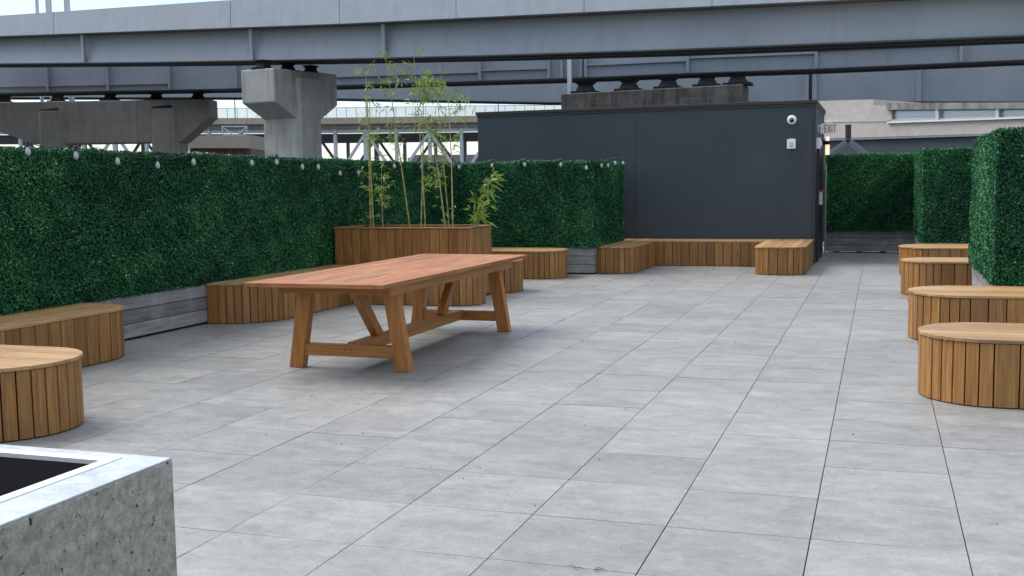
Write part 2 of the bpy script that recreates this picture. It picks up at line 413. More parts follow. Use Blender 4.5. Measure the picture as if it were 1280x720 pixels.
def hedge(label, x0, y0, x1, y1, faces, base=True, top=HT, bot=HB, dens=1., raised=0., group='artificial boxwood hedge walls', size=None):
    """faces: list of (axis, near?) i.e. '-x','+x','-y','+y' with (per_m2,size)"""
    t = thing('boxwood_hedge', ((x0+x1)/2, (y0+y1)/2, 0), label, 'hedge', group)
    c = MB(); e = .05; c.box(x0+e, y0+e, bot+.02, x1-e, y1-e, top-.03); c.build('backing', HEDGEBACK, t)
    ps = []
    for i, (fc, pm, sz) in enumerate(faces):
        sd = int(abs(x0*131+y0*17)*10) + i*7
        e = .045; g = .01
        if fc == '+x': ps.append(leaf_patch((x1-e, y0+g, bot), (0, y1-y0-2*g, 0), (0, 0, top-bot), (1, 0, 0), pm*dens, sz, seed=sd))
        if fc == '-x': ps.append(leaf_patch((x0+e, y0+g, bot), (0, y1-y0-2*g, 0), (0, 0, top-bot), (-1, 0, 0), pm*dens, sz, seed=sd))
        if fc == '-y': ps.append(leaf_patch((x0+g, y0+e, bot), (x1-x0-2*g, 0, 0), (0, 0, top-bot), (0, -1, 0), pm*dens, sz, seed=sd))
        if fc == '+y': ps.append(leaf_patch((x0+g, y1-e, bot), (x1-x0-2*g, 0, 0), (0, 0, top-bot), (0, 1, 0), pm*dens, sz, seed=sd))
        if fc == 'top': ps.append(leaf_patch((x0+g, y0+g, top-.05), (x1-x0-2*g, 0, 0), (0, y1-y0-2*g, 0), (0, 0, 1), pm*dens, sz, seed=sd))
    leaf_mesh('foliage', ps, HEDGE, t)
    if base:
        p = MB(); boards(p, x0+.03, y0+.03, x1-.03, y1-.03, z0=.02+raised); p.build('planter_box', PLINTH, t, .004)
        if raised:
            for k in np.linspace(x0+.25, x1-.25, 4):
                ft = MB(); ft.box(k-.06, y0+.12, .0, k+.06, y1-.12, .02+raised, .3); ft.build('foot', BLACKP, t)
    return t
HG = None
# left boundary, near to far
hedge('long green hedge above grey boards, running behind the tall planter and string lights', -8.05, 5.0, -7.05, 17.45, [('+x', 13500, .0235), ('top', 3500, .034)])
hedge('green back hedge whose square end meets the dark building wall', -7.4, 17.42, -4.43, 19.6, [('-y', 9500, .029), ('+x', 9500, .028), ('top', 3000, .036)])
hedge('bushy tall hedge block beside the second and third right-hand benches', 1.08, 11.7, 2.9, 14.68, [('-x', 12500, .025), ('-y', 12500, .025), ('top', 3500, .034), ('+y', 1500, .036)], top=1.97)
hedge('hedge block behind the farthest right bench, next to the dark end hedge', .66, 19.36, 2.6, 23.42, [('-x', 8500, .030), ('-y', 8500, .030), ('top', 3000, .036)], top=2.0)
hedge('dark hedge panel across the far end beside the exit sign, on weathered boards', -1.085, 23.52, .8, 23.98, [('-y', 8200, .032), ('top', 4000, .036)], top=2.03, raised=.006)

# ------------------------------------------------------------------ slatted benches
def arc(cx, cy, r, a0, a1, n=10):
    return [(cx + r*math.cos(math.radians(a0 + (a1-a0)*i/n)), cy + r*math.sin(math.radians(a0 + (a1-a0)*i/n))) for i in range(n+1)]
def path_len(p):
    d = [0.]
    for a, b in zip(p, p[1:]): d.append(d[-1] + math.hypot(b[0]-a[0], b[1]-a[1]))
    return d
def path_at(p, d, s):
    for k in range(len(p)-1):
        if s <= d[k+1] + 1e-9:
            t = (s-d[k])/max(1e-9, d[k+1]-d[k]); return np.array([p[k][0] + (p[k+1][0]-p[k][0])*t, p[k][1] + (p[k+1][1]-p[k][1])*t])
    return np.array(p[-1])
def clad(mb, path, z0, z1, w=.152, gap=.0095, th=.02):
    """upright slats along an open path, outside on the right-hand side of travel"""
    # split at corners sharper than 40 degrees
    runs = [[path[0]]]
    for k in range(1, len(path)):
        runs[-1].append(path[k])
        if k < len(path)-1:
            a = math.atan2(path[k][1]-path[k-1][1], path[k][0]-path[k-1][0]); b = math.atan2(path[k+1][1]-path[k][1], path[k+1][0]-path[k][0])
            if abs((b-a+math.pi) % (2*math.pi) - math.pi) > math.radians(40): runs.append([path[k]])
    for run in runs:
        d = path_len(run); L = d[-1]
        # boards are narrower where the path curves
        s = 0.
        while s < L-.012:
            p0 = path_at(run, d, s); pm = path_at(run, d, min(L, s+w*.5)); p1 = path_at(run, d, min(L, s+w))
            bend = np.linalg.norm((p0+p1)/2-pm)
            ww = (.088 if bend > .0022 and w > .14 else w)*random.uniform(.97, 1.03)
            e = min(L, s+ww)
            if L-e < .045: e = L
            a, b = path_at(run, d, s+gap/2), path_at(run, d, e-gap/2)
            t = (b-a); t /= max(1e-9, np.linalg.norm(t)); n = np.array([-t[1], t[0]])
            j = random.gauss(0, .0008); a2, b2 = a+n*th, b+n*th; a, b = a-n*j, b-n*j
            mb.hexa([(a[0], a[1], z0), (b[0], b[1], z0), (b2[0], b2[1], z0), (a2[0], a2[1], z0), (a[0], a[1], z1), (b[0], b[1], z1), (b2[0], b2[1], z1), (a2[0], a2[1], z1)])
            s = e
def clip_poly(poly, axis, lo, hi):
    for sgn, lim in ((1, lo), (-1, hi)):
        out = []
        for i in range(len(poly)):
            a, b = poly[i], poly[(i+1) % len(poly)]; fa, fb = sgn*(a[axis]-lim), sgn*(b[axis]-lim)
            if fa >= 0: out.append(a)
            if (fa > 0 and fb < 0) or (fa < 0 and fb > 0):
                t = fa/(fa-fb); out.append((a[0]+(b[0]-a[0])*t, a[1]+(b[1]-a[1])*t))
        poly = out
        if not poly: return []
    return poly
def planks(mb, poly, axis, z0, z1, w=.142, gap=.006):
    """boards of a top, split across `axis` (0: boards run along y, 1: along x)"""
    lo = min(p[axis] for p in poly); hi = max(p[axis] for p in poly); n = max(1, round((hi-lo)/w)); w = (hi-lo)/n
    for k in range(n):
        q = clip_poly(poly, axis, lo+k*w+gap/2, lo+(k+1)*w-gap/2)
        if len(q) >= 3: mb.prism(q, z0, z1)
BH = .45
def inset(poly, d):
    c = np.mean(np.array(poly), 0); out = []
    for p in poly:
        v = np.array(p)-c; l = np.abs(v); out.append(tuple(c + v*np.maximum(0, (l-d))/np.maximum(l, 1e-6)))
    return out
def bench(label, loc, tops, paths, cores, group, name='slatted_bench'):
    t = thing(name, (loc[0], loc[1], 0), label, 'bench', group)
    m = MB()
    mats = [SEATW['x'], SEATW['y']]
    for poly, ax in tops:
        m.mi(0 if ax == 1 else 1); planks(m, poly, ax, BH-.024, BH)
    m.build('seat', mats, t, .003)
    c = MB()
    for p in paths: clad(c, p, .006, BH-.027)
    c.build('cladding', WOOD['z'], t, .0025)
    k = MB()
    for poly in cores: k.prism(poly, .004, BH-.03, .5)
    k.build('frame', DARKCORE, t)
    return t
def capsule_e(x_tip, y0, y1, x_end):            # points east (+x) round tip: polygon ccw
    r = (y1-y0)/2; return [(x_end, y0)] + arc(x_tip-r, (y0+y1)/2, r, -90, 90, 14) + [(x_end, y1)]
def capsule_w(x_tip, y0, y1, x_end):
    r = (y1-y0)/2; return [(x_end, y1)] + arc(x_tip+r, (y0+y1)/2, r, 90, 270, 14) + [(x_end, y0)]
SG = 'curved slatted timber benches'
XW, XF = -7.08, -6.39                            # wall side and front of the wall benches
ins = .028
# L bench, near left
def grow(poly, d): return inset(poly, -d)
y0, y1 = 4.96, 5.89; XT = -4.785
arm = capsule_e(XT, y0, y1, XW); wall = [(XW, y1+.002), (XF, y1+.002)] + arc(XF-.4, 8.3-.4, .4, 0, 90, 8) + [(XW, 8.3)]
bench('nearest round-ended timber bench on the left, beside the concrete fire table', (-6, 6), [(grow(arm, .008), 1), (grow(wall, .008), 0)],
      [arm[:-1] + [(XF, y1)] + [(XF, y1+.002)] + arc(XF-.4, 7.9, .4, 0, 90, 8) + [(XW, 8.3)]], [inset(arm, ins), inset(wall, ins)], SG)
# L bench, mid left
y0, y1 = 12.5, 13.22; XT = -4.72
arm = capsule_e(XT, y0, y1, XW); wall = [(XW, 10.32)] + arc(XF-.6, 10.92, .6, -90, 0, 12) + [(XF, y0-.002), (XW, y0-.002)]
bench('timber bench along the left hedge whose arm passes in front of the tall planter', (-6, 12), [(grow(arm, .008), 1), (grow(wall, .008), 0)],
      [[(XW, 10.32)] + arc(XF-.6, 10.92, .6, -90, 0, 12) + [(XF, y0)] + arm[1:]], [inset(arm, ins), inset(wall, ins)], SG)
# U bench behind the planter
a0, a1, b0, b1 = 14.12, 14.92, 16.4, 17.28
armA = capsule_e(-4.76, a0, a1, XW); armB = capsule_e(-4.76, b0, b1, XW); wall = [(XW, a1+.002), (XF, a1+.002), (XF, b0-.002), (XW, b0-.002)]
bench('timber bench half hidden behind the tall planter, round ends showing past it', (-6, 15.7), [(grow(armA, .008), 1), (grow(armB, .008), 1), (grow(wall, .004), 0)],
      [armA[:-1] + [(XF, a1), (XF, b0)] + armB[1:]], [inset(armA, ins), inset(armB, ins), inset(wall, ins)], SG)
# U bench against the dark wall
def tip_s(x0, x1, y_tip, r, y_end):              # arm pointing to -y with rounded corners
    return [(x0, y_end), ] + arc(x0+r, y_tip+r, r, 180, 270, 8) + arc(x1-r, y_tip+r, r, 270, 360, 8) + [(x1, y_end)]
l = tip_s(-4.6, -3.83, 17.62, .27, 20.25); r_ = tip_s(-1.9, -1.1, 17.78, .24, 20.25)
mid = [(-3.83+.004, 19.52), (-1.9-.004, 19.52), (-1.9-.004, 20.25), (-3.83+.004, 20.25)]
bench('three-sided timber bench set against the dark building wall', (-2.85, 19.8), [(grow(l, .008), 0), (grow(r_, .008), 0), (grow(mid, .004), 1)],
      [l[:-1] + [(-3.83, 19.52), (-1.9, 19.52)] + r_[1:]], [inset(l, ins), inset(r_, ins), inset(mid, .03)], SG)
# right-hand benches
for lab, xt, y0, y1, xe in (('nearest of the four round-ended timber benches on the right', .28, 7.62, 8.54, 2.55),
                            ('second nearest of the four round-ended timber benches on the right', .28, 10.5, 11.48, 2.55),
                            ('third round-ended timber bench on the right, ending behind the bright hedge block', .285, 14.76, 15.62, 2.55),
                            ('farthest round-ended timber bench on the right, under the distant hedge block', .31, 17.82, 18.9, 2.55)):
    p = capsule_w(xt, y0, y1, xe)
    bench(lab, ((xt+xe)/2, (y0+y1)/2), [(grow(p, .008), 1)], [p + [p[0]]], [inset(p, ins)], SG)

# ------------------------------------------------------------------ tall planter with bamboo
PX0, PX1, PY0, PY1, PZ = -7.02, -5.05, 13.25, 14.09, .955
t = thing('timber_planter', ((PX0+PX1)/2, (PY0+PY1)/2, 0), 'tall square slatted timber planter holding thin bamboo by the left hedge', 'planter')
m = MB(); clad(m, [(PX0, PY1-.01), (PX0, PY0), (PX1, PY0), (PX1, PY1), (PX0, PY1)], .02, PZ-.022, w=.128, gap=.006); m.build('cladding', WOOD['z'], t, .0025)
m = MB(); m.box(PX0+.03, PY0+.03, .01, PX1-.03, PY1-.03, PZ-.12, .5); m.build('liner', DARKCORE, t)
m = MB(); rw = .075
m.mi(0); m.box(PX0-.012, PY0-.012, PZ-.02, PX1+.012, PY0+rw, PZ); m.box(PX0-.012, PY1-rw, PZ-.02, PX1+.012, PY1+.012, PZ)
m.mi(1); m.box(PX0-.012, PY0+rw+.002, PZ-.02, PX0+rw, PY1-rw-.002, PZ); m.box(PX1-rw, PY0+rw+.002, PZ-.02, PX1+.012, PY1-rw-.002, PZ)
m.build('rim', [WOOD['x'], WOOD['y']], t, .003)
m = MB(); m.box(PX0+.07, PY0+.07, PZ-.13, PX1-.07, PY1-.07, PZ-.07, .5); m.build('soil', SOIL, t)

def bamboo_leafspray(P, TN, c, dirv, n, L, rg):
    for _ in range(n):
        d = np.array(dirv) + rg.normal(0, .75, 3); d[2] -= .15; d /= np.linalg.norm(d)
        nn = np.cross(d, rg.normal(0, 1, 3)); nn /= np.linalg.norm(nn); w = np.cross(d, nn)
        l = L*(.6 + .7*rg.random()); wd = l*.085
        b = c + rg.normal(0, .02, 3); mid = b + d*l*.45; tip = b + d*l + np.array([0, 0, -l*.16])
        P.append([b, mid + w*wd, tip, mid - w*wd]); TN.append(np.clip(rg.normal(.5, .25), 0, 1))
def bamboo(label, base, tip, r0, leafy, seed, mat=CULM, L=.13, low=.3, spread=.16, crown=1.0, extra=(), stems=()):
    rg = np.random.default_rng(seed); base = np.array(base, float); tip = np.array(tip, float)
    t = thing('bamboo_plant', tuple(base), label, 'bamboo', 'bamboo stalks in the tall planter')
    def stalk(b, tp, r):
        m = MB(); hgt = np.linalg.norm(tp-b); k = max(6, int(hgt/.17)); pts = []; rad = []
        side = rg.normal(0, 1, 3)*np.array([1, 1, 0])
        for i in range(k+1):
            f = i/k; p = b + (tp-b)*f + side*.02*math.sin(f*3.1)*hgt*.5
            rr = r*(1-.72*f)
            pts += [p - np.array([0, 0, .006]), p, p + np.array([0, 0, .006])]; rad += [rr, rr*1.22, rr]
        m.tube(pts, rad, 7, .5); m.build('culm', mat, t, smooth=True)
        return pts
    pts = stalk(base, tip, r0)
    for b, tp, r in stems: stalk(np.array(b, float), np.array(tp, float), r)
    P, TN = [], []
    H_ = np.linalg.norm(tip-base)
    nodes = pts[1::3]
    for i, p in enumerate(nodes):
        f = i/(len(nodes)-1)
        if f < low: continue
        for _ in range(max(1, int(rg.poisson(leafy*(.5 + f*crown))))):
            a = rg.random()*6.28; ln = spread*(.4 + rg.random())*(1.15-.5*f)
            d = np.array([math.cos(a), math.sin(a), .55 + .5*rg.random()]); e = p + d*ln
            ax_ = d/np.linalg.norm(d); sd_ = np.cross(ax_, [0.3, .2, 1.]); sd_ /= np.linalg.norm(sd_)
            for q_ in (sd_, np.cross(ax_, sd_)): P.append([p - q_*.0025, p + q_*.0025, e + q_*.001, e - q_*.001]); TN.append(.95)
            for q in (.55, .8, 1.0):
                bamboo_leafspray(P, TN, p + (e-p)*q, d*.5 + np.array([0, 0, -.1]), int(3 + 3*rg.random()), L, rg)
    for c, n, s in extra:
        for _ in range(n): bamboo_leafspray(P, TN, np.array(c) + rg.normal(0, s, 3), rg.normal(0, .5, 3), 4, L, rg)
    if P: leaf_mesh('foliage', [(np.array(P), np.array(TN))], BAMBOO, t)
    return t
zs = PZ-.07; Yb = 13.6
def bx(px, Y=13.6, z=zs): return (at_y(px, 283, Y)[0], Y, z)
bamboo('thick leftmost bamboo with two yellow stems and leaves low down', bx(463), at_y(457, 92, 13.6), .018, 1.5, 3, CULM, .085, .22, .16, .4, stems=[(bx(467, 13.55), at_y(462, 120, 13.55), .014)], extra=[(at_y(462, 168, 13.6), 16, .09), (at_y(468, 245, 13.6), 12, .11), (at_y(448, 265, 13.6), 7, .08), (at_y(470, 135, 13.6), 6, .09)])
bamboo('short leafy bamboo sprout just right of the thick left pair', bx(479), at_y(477, 212, 13.6), .008, 3.0, 5, CULMDRY, .085, .12, .13, .6)
bamboo('very tall thin bamboo in the middle with feathery tips above the viaduct', bx(513), at_y(482, 72, 13.6), .0115, 1.3, 7, CULM, .085, .35, .15, .9, extra=[(at_y(496, 95, 13.6), 12, .08), (at_y(498, 165, 13.6), 9, .08)])
bamboo('tall bamboo in the middle topped by a dense green tuft', bx(526, 13.7), at_y(529, 98, 13.7), .012, .9, 11, CULM, .10, .55, .13, .9, extra=[(at_y(531, 108, 13.7), 42, .085), (at_y(534, 152, 13.7), 8, .05)])
bamboo('slim bamboo beside the tufted one with its tip bent right', bx(532, 13.5), at_y(517, 68, 13.5), .010, 1.1, 13, CULM, .085, .5, .14, .9)
bamboo('leaning bamboo whose foot stands right of centre in the planter', bx(557, 13.65), at_y(536, 150, 13.65), .012, 1.8, 17, CULMDRY, .085, .3, .14, .6, extra=[(at_y(543, 230, 13.6), 16, .09), (at_y(556, 262, 13.6), 8, .08)])
bamboo('bamboo with sparse high leaves reaching right', bx(562, 13.8), at_y(545, 105, 13.8), .010, 1.6, 19, CULM, .085, .45, .17, .9, extra=[(at_y(580, 122, 13.8), 12, .1)])
bamboo('straight pale bamboo, rightmost of the tall stalks', bx(566, 13.5), at_y(560, 112, 13.5), .011, 1.6, 23, CULMDRY, .085, .42, .15, .9, extra=[(at_y(573, 140, 13.5), 6, .08)])
bamboo('low bright bamboo shrub with broad leaf stars at the right end of the planter', bx(594, 13.55), at_y(612, 222, 13.55), .007, .5, 29, CULM, .15, .2, .09, .3, extra=[(at_y(597, 270, 13.55), 16, .05), (at_y(603, 252, 13.5), 6, .045), (at_y(613, 228, 13.55), 3, .01), (at_y(609, 243, 13.55), 4, .02)])

# ------------------------------------------------------------------ dining table
TX0, TX1, TY0, TY1, TZ = -4.715, -3.515, 7.38, 10.92, .76
TCX, TCY = (TX0+TX1)/2, (TY0+TY1)/2
t = thing('dining_table', (TCX, TCY, 0), 'large reddish timber trestle table standing alone on the grey paving', 'table')
m = MB(); th = .034; bw = .125
m.mi(0); nb = 8
for k in range(nb):                                # boards across, two lengths per board
    pass
e0, e1 = TY0+bw+.002, TY1-bw-.002
x = TX0+bw+.002; n = 7; w = (TX1-TX0-2*bw-.004)/n
m.mi(1)
for k in range(n):
    cut = sorted(random.sample([e0+(e1-e0)*q for q in (.28, .4, .52, .64, .75)], 2)); ys = [e0] + cut + [e1]
    for a, b in zip(ys, ys[1:]): m.box(x+k*w+.0012, a+.001, TZ-th+random.uniform(-.0004, .0004), x+(k+1)*w-.0012, b-.001, TZ-.001+random.uniform(-.0006, .0006))
m.mi(1); m.box(TX0, TY0, TZ-th, TX0+bw, TY1, TZ, .35); m.box(TX1-bw, TY0, TZ-th, TX1, TY1, TZ, .45)
m.mi(0); m.box(TX0+bw+.001, TY0, TZ-th, TX1-bw-.001, TY0+bw, TZ, .55); m.box(TX0+bw+.001, TY1-bw, TZ-th, TX1-bw-.001, TY1, TZ, .4)
m.build('tabletop', [TTOP['x'], TTOP['y']], t, .004)
for q_ in TTOP.values(): q_.node_tree.nodes['Principled BSDF'].inputs['Specular IOR Level'].default_value = .3
LY0, LY1 = 7.985, 10.47
ax0, ax1, ay0, ay1 = TX0+.105, TX1-.085, LY0-.29, LY1+.2
m = MB(); m.mi(1); m.box(ax1-.035, ay0, TZ-th-.085, ax1, ay1, TZ-th-.001, .25); m.box(ax0, ay0, TZ-th-.085, ax0+.035, ay1, TZ-th-.001, .3)
m.mi(0); m.box(ax0+.036, ay0+.004, TZ-th-.075, ax1-.036, ay0+.04, TZ-th-.001, .2); m.box(ax0+.036, ay1-.04, TZ-th-.075, ax1-.036, ay1-.004, TZ-th-.001, .2)
for yy in (LY0, LY1): m.box(ax0+.036, yy-.06, TZ-th-.06, ax1-.036, yy+.06, TZ-th-.0015, .2)
m.build('apron', [TWOOD['x'], TWOOD['y']], t, .003)
zt = TZ-th-.062
for yy in (LY0, LY1):
    for sx in (-1, 1):
        b = MB(); xb, xt = TCX+sx*.488, TCX+sx*.385; hw = .062; hd = .045
        b.hexa([(xb-hw, yy-hd, 0.002), (xb+hw, yy-hd, 0.002), (xb+hw, yy+hd, 0.002), (xb-hw, yy+hd, 0.002), (xt-hw, yy-hd, zt), (xt+hw, yy-hd, zt), (xt+hw, yy+hd, zt), (xt-hw, yy+hd, zt)], .35+.2*random.random())
        lg = b.build('leg', TWOOD['z'], t, .004)
for yy in (LY0, LY1):
    b = MB(); xe = .488 - (.16/.66)*.103-.055
    b.box(TCX-xe, yy-.034, .105, TCX+xe, yy+.034, .205, .45); o = b.build('stretcher', TWOOD['x'], t, .004)
    for q in (-.03, .03):
        d = MB(); d.tube([(TCX+q, yy-.0345, .165), (TCX+q, yy-.036, .165)], .006, 8, .1); d.build('peg', DARKCORE, o)
b = MB(); b.box(TCX-.045, LY0+.035, .115, TCX+.045, LY1-.035, .215, .5); b.build('beam', TWOOD['y'], t, .004)
for ya, yb in ((8.08, 8.52), (10.4, 9.94)):
    b = MB(); b.bar((TCX, ya, zt), (TCX, yb, .20), .075, .095, (1, 0, 0), .3); b.build('brace', TWOOD['z'], t, .004)

# ------------------------------------------------------------------ fire table in the near corner
FZ = .62; cx_, cy_ = at(216, 572, 1)[0], 0
d = at(216, 572, 1)-EYE; k = (FZ-H)/d[2]; c0 = EYE + d*k; X1, Y1 = c0[0], c0[1]; X0, Y0_ = X1-1.0, Y1-1.75
t = thing('fire_table', ((X0+X1)/2, (Y0_+Y1)/2, 0), 'rough concrete fire table with polished top and black metal-framed opening', 'fire table')
tx1, ty1 = X1-.155, Y1-.05; tx0, ty0 = X0+.155, Y0_+.12; tw_ = .05
m = MB()
m.mi(0)
for a in ((X0, Y0_, X1, ty0), (X0, ty1, X1, Y1), (X0, ty0, tx0, ty1), (tx1, ty0, X1, ty1)): m.box(a[0], a[1], FZ-.04, a[2], a[3], FZ, .5)
m = MB()
def frame_block(mb, X0, Y0, X1, Y1, x0, y0, x1, y1, z0, z1):
    vs = []
    for z in (z0, z1):
        vs += [(X0, Y0, z), (X1, Y0, z), (X1, Y1, z), (X0, Y1, z), (x0, y0, z), (x1, y0, z), (x1, y1, z), (x0, y1, z)]
    f = []
    for i in range(4):
        j = (i+1) % 4
        f += [(8+i, 8+j, 12+j, 12+i), (i, 4+i, 4+j, j), (i, j, 8+j, 8+i), (4+i, 12+i, 12+j, 4+j)]
    mb.add(vs, f, .5)
frame_block(m, X0, Y0_, X1, Y1, tx0, ty0, tx1, ty1, .0, FZ-.006); o = m.build('block', FIREC, t, .006)
m = MB(); frame_block(m, X0+.003, Y0_+.003, X1-.003, Y1-.003, tx0, ty0, tx1, ty1, FZ-.0055, FZ); m.build('top', FIRETOP, t)
m = MB(); frame_block(m, tx0+.006, ty0+.006, tx1-.006, ty1-.006, tx0+tw_, ty0+tw_, tx1-tw_, ty1-tw_, FZ-.05, FZ+.002); m.build('trim', STAINLESS, t, .001)
m = MB(); m.box(tx0+.03, ty0+.03, FZ-.12, tx1-.03, ty1-.03, FZ-.014, .5)
m.build('burner_pan', VOIDB, t)

# ------------------------------------------------------------------ dark building
BX0, BX1, BY0, BY1, BZ = -7.53, -1.1, 20.3, 23.5, 2.9
t = thing('utility_building', ((BX0+BX1)/2, (BY0+BY1)/2, 0), 'low charcoal building with a flat roof across the back of the terrace', 'building')
m = MB(); m.box(BX0, BY0, .0, BX1, BY1, BZ-.03, .5)
m.build('wall', DARKWALL, t)
m = MB()
for xs in (-4.37,): m.box(xs-.0025, BY0-.001, .0, xs+.0025, BY0+.01, BZ-.03, .5)
m.build('panel_seam', DKMETAL, t)
m = MB(); m.box(BX0-.03, BY0-.03, BZ-.03, BX1+.03, BY1+.03, BZ+.03, .5); m.box(BX0-.015, BY0-.015, BZ-.075, BX1+.015, BY1+.015, BZ-.0301, .5)
m.build('coping', COPING, t, .006)
m = MB(); m.box(BX0, BY0-.012, .0, BX1+.012, BY1, .09, .5); m.build('base_flashing', DKMETAL, t)
m = MB(); m.box(BX1-.06, BY0-.006, .09, BX1+.008, BY0+.05, BZ-.08, .5); m.build('corner_trim', COPING, t)
dr = MB(); dr.box(BX1+.001, 20.95, .0, BX1+.03, 21.95, 2.12, .5); door = dr.build('door', DKMETAL, t)
m = MB(); m.box(BX1+.001, 20.86, .0, BX1+.045, 20.948, 2.2, .5); m.box(BX1+.001, 21.952, .0, BX1+.045, 22.04, 2.2, .5); m.box(BX1+.001, 20.95, 2.122, BX1+.045, 21.95, 2.2, .5); m.build('door_frame', COPING, t)
m = MB(); m.mi(0); m.box(BX1+.03, 21.02, 1.05, BX1+.10, 21.12, 1.28, .5); m.mi(1); m.box(BX1+.03, 21.02, 1.285, BX1+.13, 21.1, 1.315, .5); m.mi(2); m.box(BX1+.1, 21.03, 1.12, BX1+.106, 21.11, 1.2, .5)
m.build('push_bar', [ALU, RED, BLACKP], door, .004)

def ring_ball(mb, c, r, n=14, squash=1., axis=1, tone=.5):
    vs = []; fs = []
    for i in range(n+1):
        a = math.pi*i/n
        for j in range(n*2):
            b = math.pi*j/n; vs.append((c[0] + r*math.sin(a)*math.cos(b), c[1] + r*math.cos(a)*squash, c[2] + r*math.sin(a)*math.sin(b)))
    k = n*2
    for i in range(n):
        for j in range(k): fs.append((i*k+j, i*k+(j+1) % k, (i+1)*k+(j+1) % k, (i+1)*k+j))
    mb.add(vs, fs, tone)
# dome camera
c = (-1.51, BY0-.05, 2.59)
t = thing('security_camera', (c[0], BY0, c[2]), 'white round dome camera high on the dark wall', 'camera')
m = MB(); m.lathe((c[0], BY0, c[2]), [(.085, 0), (.085, -.03), (.078, -.055), (.06, -.07)], 20, (0, 1, 0)); ho = m.build('housing', WHITE, t, .002, smooth=False)
m = MB(); ring_ball(m, (c[0], BY0-.065, c[2]-.012), .042); m.build('lens', BLACKP, t, smooth=True)
def strobe(label, c, axis):
    t = thing('alarm_strobe', c, label, 'alarm', 'fire alarm strobes'); m = MB()
    if axis == 'y':
        m.box(c[0]-.075, c[1]-.05, c[2]-.085, c[0]+.075, c[1]-.001, c[2]+.085, .5); m.box(c[0]-.03, c[1]-.05, c[2]+.085, c[0]-.005, c[1]-.01, c[2]+.10, .5); m.box(c[0]+.02, c[1]-.05, c[2]+.085, c[0]+.04, c[1]-.01, c[2]+.10, .5)
    else:
        m.box(c[0]+.001, c[1]-.08, c[2]-.1, c[0]+.075, c[1]+.08, c[2]+.1, .5)
    m.build('housing', WHITE, t, .008)
    m = MB()
    if axis == 'y': m.box(c[0]-.03, c[1]-.068, c[2]-.045, c[0]+.03, c[1]-.05, c[2]+.035, .5)
    else: m.box(c[0]+.075, c[1]-.03, c[2]-.045, c[0]+.1, c[1]+.03, c[2]+.04, .5)
    m.build('lens', ALU if axis == 'y' else WHITE, t, .004)
strobe('white square alarm box below the dome camera on the dark wall', (-1.515, BY0, 2.16), 'y')
strobe('white alarm box round the corner of the dark building below the exit sign', (BX1, 20.62, 2.17), 'x')
# exit sign
t = thing('exit_sign', (BX1, 21.1, 2.46), 'white sign with red letters reading EXIT sticking out from the dark building corner', 'sign')
m = MB(); sx0, sx1, sz0, sz1, sy = BX1+.045, BX1+.33, 2.36, 2.55, 21.1
def rrect(x0, z0, x1, z1, r, n=5): return arc(x1-r, z1-r, r, 0, 90, n) + arc(x0+r, z1-r, r, 90, 180, n) + arc(x0+r, z0+r, r, 180, 270, n) + arc(x1-r, z0+r, r, 270, 360, n)
pl = rrect(sx0, sz0, sx1, sz1, .03); k = len(pl)
m.add([(x, sy-.025, z) for x, z in pl] + [(x, sy+.025, z) for x, z in pl], [tuple(range(k)), tuple(range(2*k-1, k-1, -1))] + [(i, i+k, (i+1) % k+k, (i+1) % k) for i in range(k)], .5)
pl = rrect(sx0+.085, sz1-.004, sx0+.2, sz1+.03, .012, 4); k = len(pl)
m.add([(x, sy-.02, z) for x, z in pl] + [(x, sy+.02, z) for x, z in pl], [tuple(range(k)), tuple(range(2*k-1, k-1, -1))] + [(i, i+k, (i+1) % k+k, (i+1) % k) for i in range(k)], .5)
m.build('housing', WHITE, t)
m = MB(); m.box(BX1+.001, sy-.05, 2.39, BX1+.012, sy+.05, 2.53, .5); m.box(BX1+.012, sy-.01, 2.50, sx0+.004, sy+.01, 2.515, .5); m.build('mounting_plate', WHITE, t, .003)
def letters(mb, s, x, z, h, w, sp, st, y0, y1, fl=1):
    def seg(a, b):
        mb.bar((a[0], (y0+y1)/2, a[1]), (b[0], (y0+y1)/2, b[1]), abs(y1-y0), st, (0, 1, 0), .5)
    for ch in s:
        X = lambda q: x+q*w*fl
        Z = lambda q: z+q*h
        e = st/2
        if ch == 'E':
            seg((X(0)+e*fl, Z(0)), (X(0)+e*fl, Z(1)))
            for q in (0, .5, 1): seg((X(0)+st*fl, Z(q)+(e if q == 0 else -e if q == 1 else 0)), (X(1 if q != .5 else .85), Z(q)+(e if q == 0 else -e if q == 1 else 0)))
        if ch == 'X': seg((X(.08), Z(0)), (X(.92), Z(1))); seg((X(.08), Z(1)), (X(.46), Z(.55))); seg((X(.54), Z(.45)), (X(.92), Z(0)))
        if ch == 'I': seg((X(.2), Z(0)), (X(.2), Z(1)))
        if ch == 'T': seg((X(.5), Z(0)), (X(.5), Z(1)-st)); seg((X(0), Z(1)-e), (X(1), Z(1)-e))
        x += (w*(.4 if ch == 'I' else 1) + sp)*fl
m = MB(); letters(m, 'EXIT', sx0+.072, 2.388, .135, .05, .012, .0145, sy-.0275, sy-.0235)
m.bar((sx0+.055, sy-.0255, 2.475), (sx0+.03, sy-.0255, 2.453), .003, .006, (0, 1, 0), .5); m.bar((sx0+.03, sy-.0255, 2.457), (sx0+.055, sy-.0255, 2.435), .0035, .006, (0, 1, 0), .5)
m.build('lettering', RED, t)
# slim conduit up the left edge of the end hedge
c_ = at_y(1031.5, 289, 23.4); d_ = at_y(1031, 205, 23.4); m = MB(); m.tube([(c_[0], 23.36, .0), (c_[0], 23.36, d_[2])], .018, 10, .5)
o = m.build('hedge_post', ALU, None, loc=(c_[0], 23.36, 0)); tag(o, 'thin metal post at the left edge of the dark end hedge', 'post')
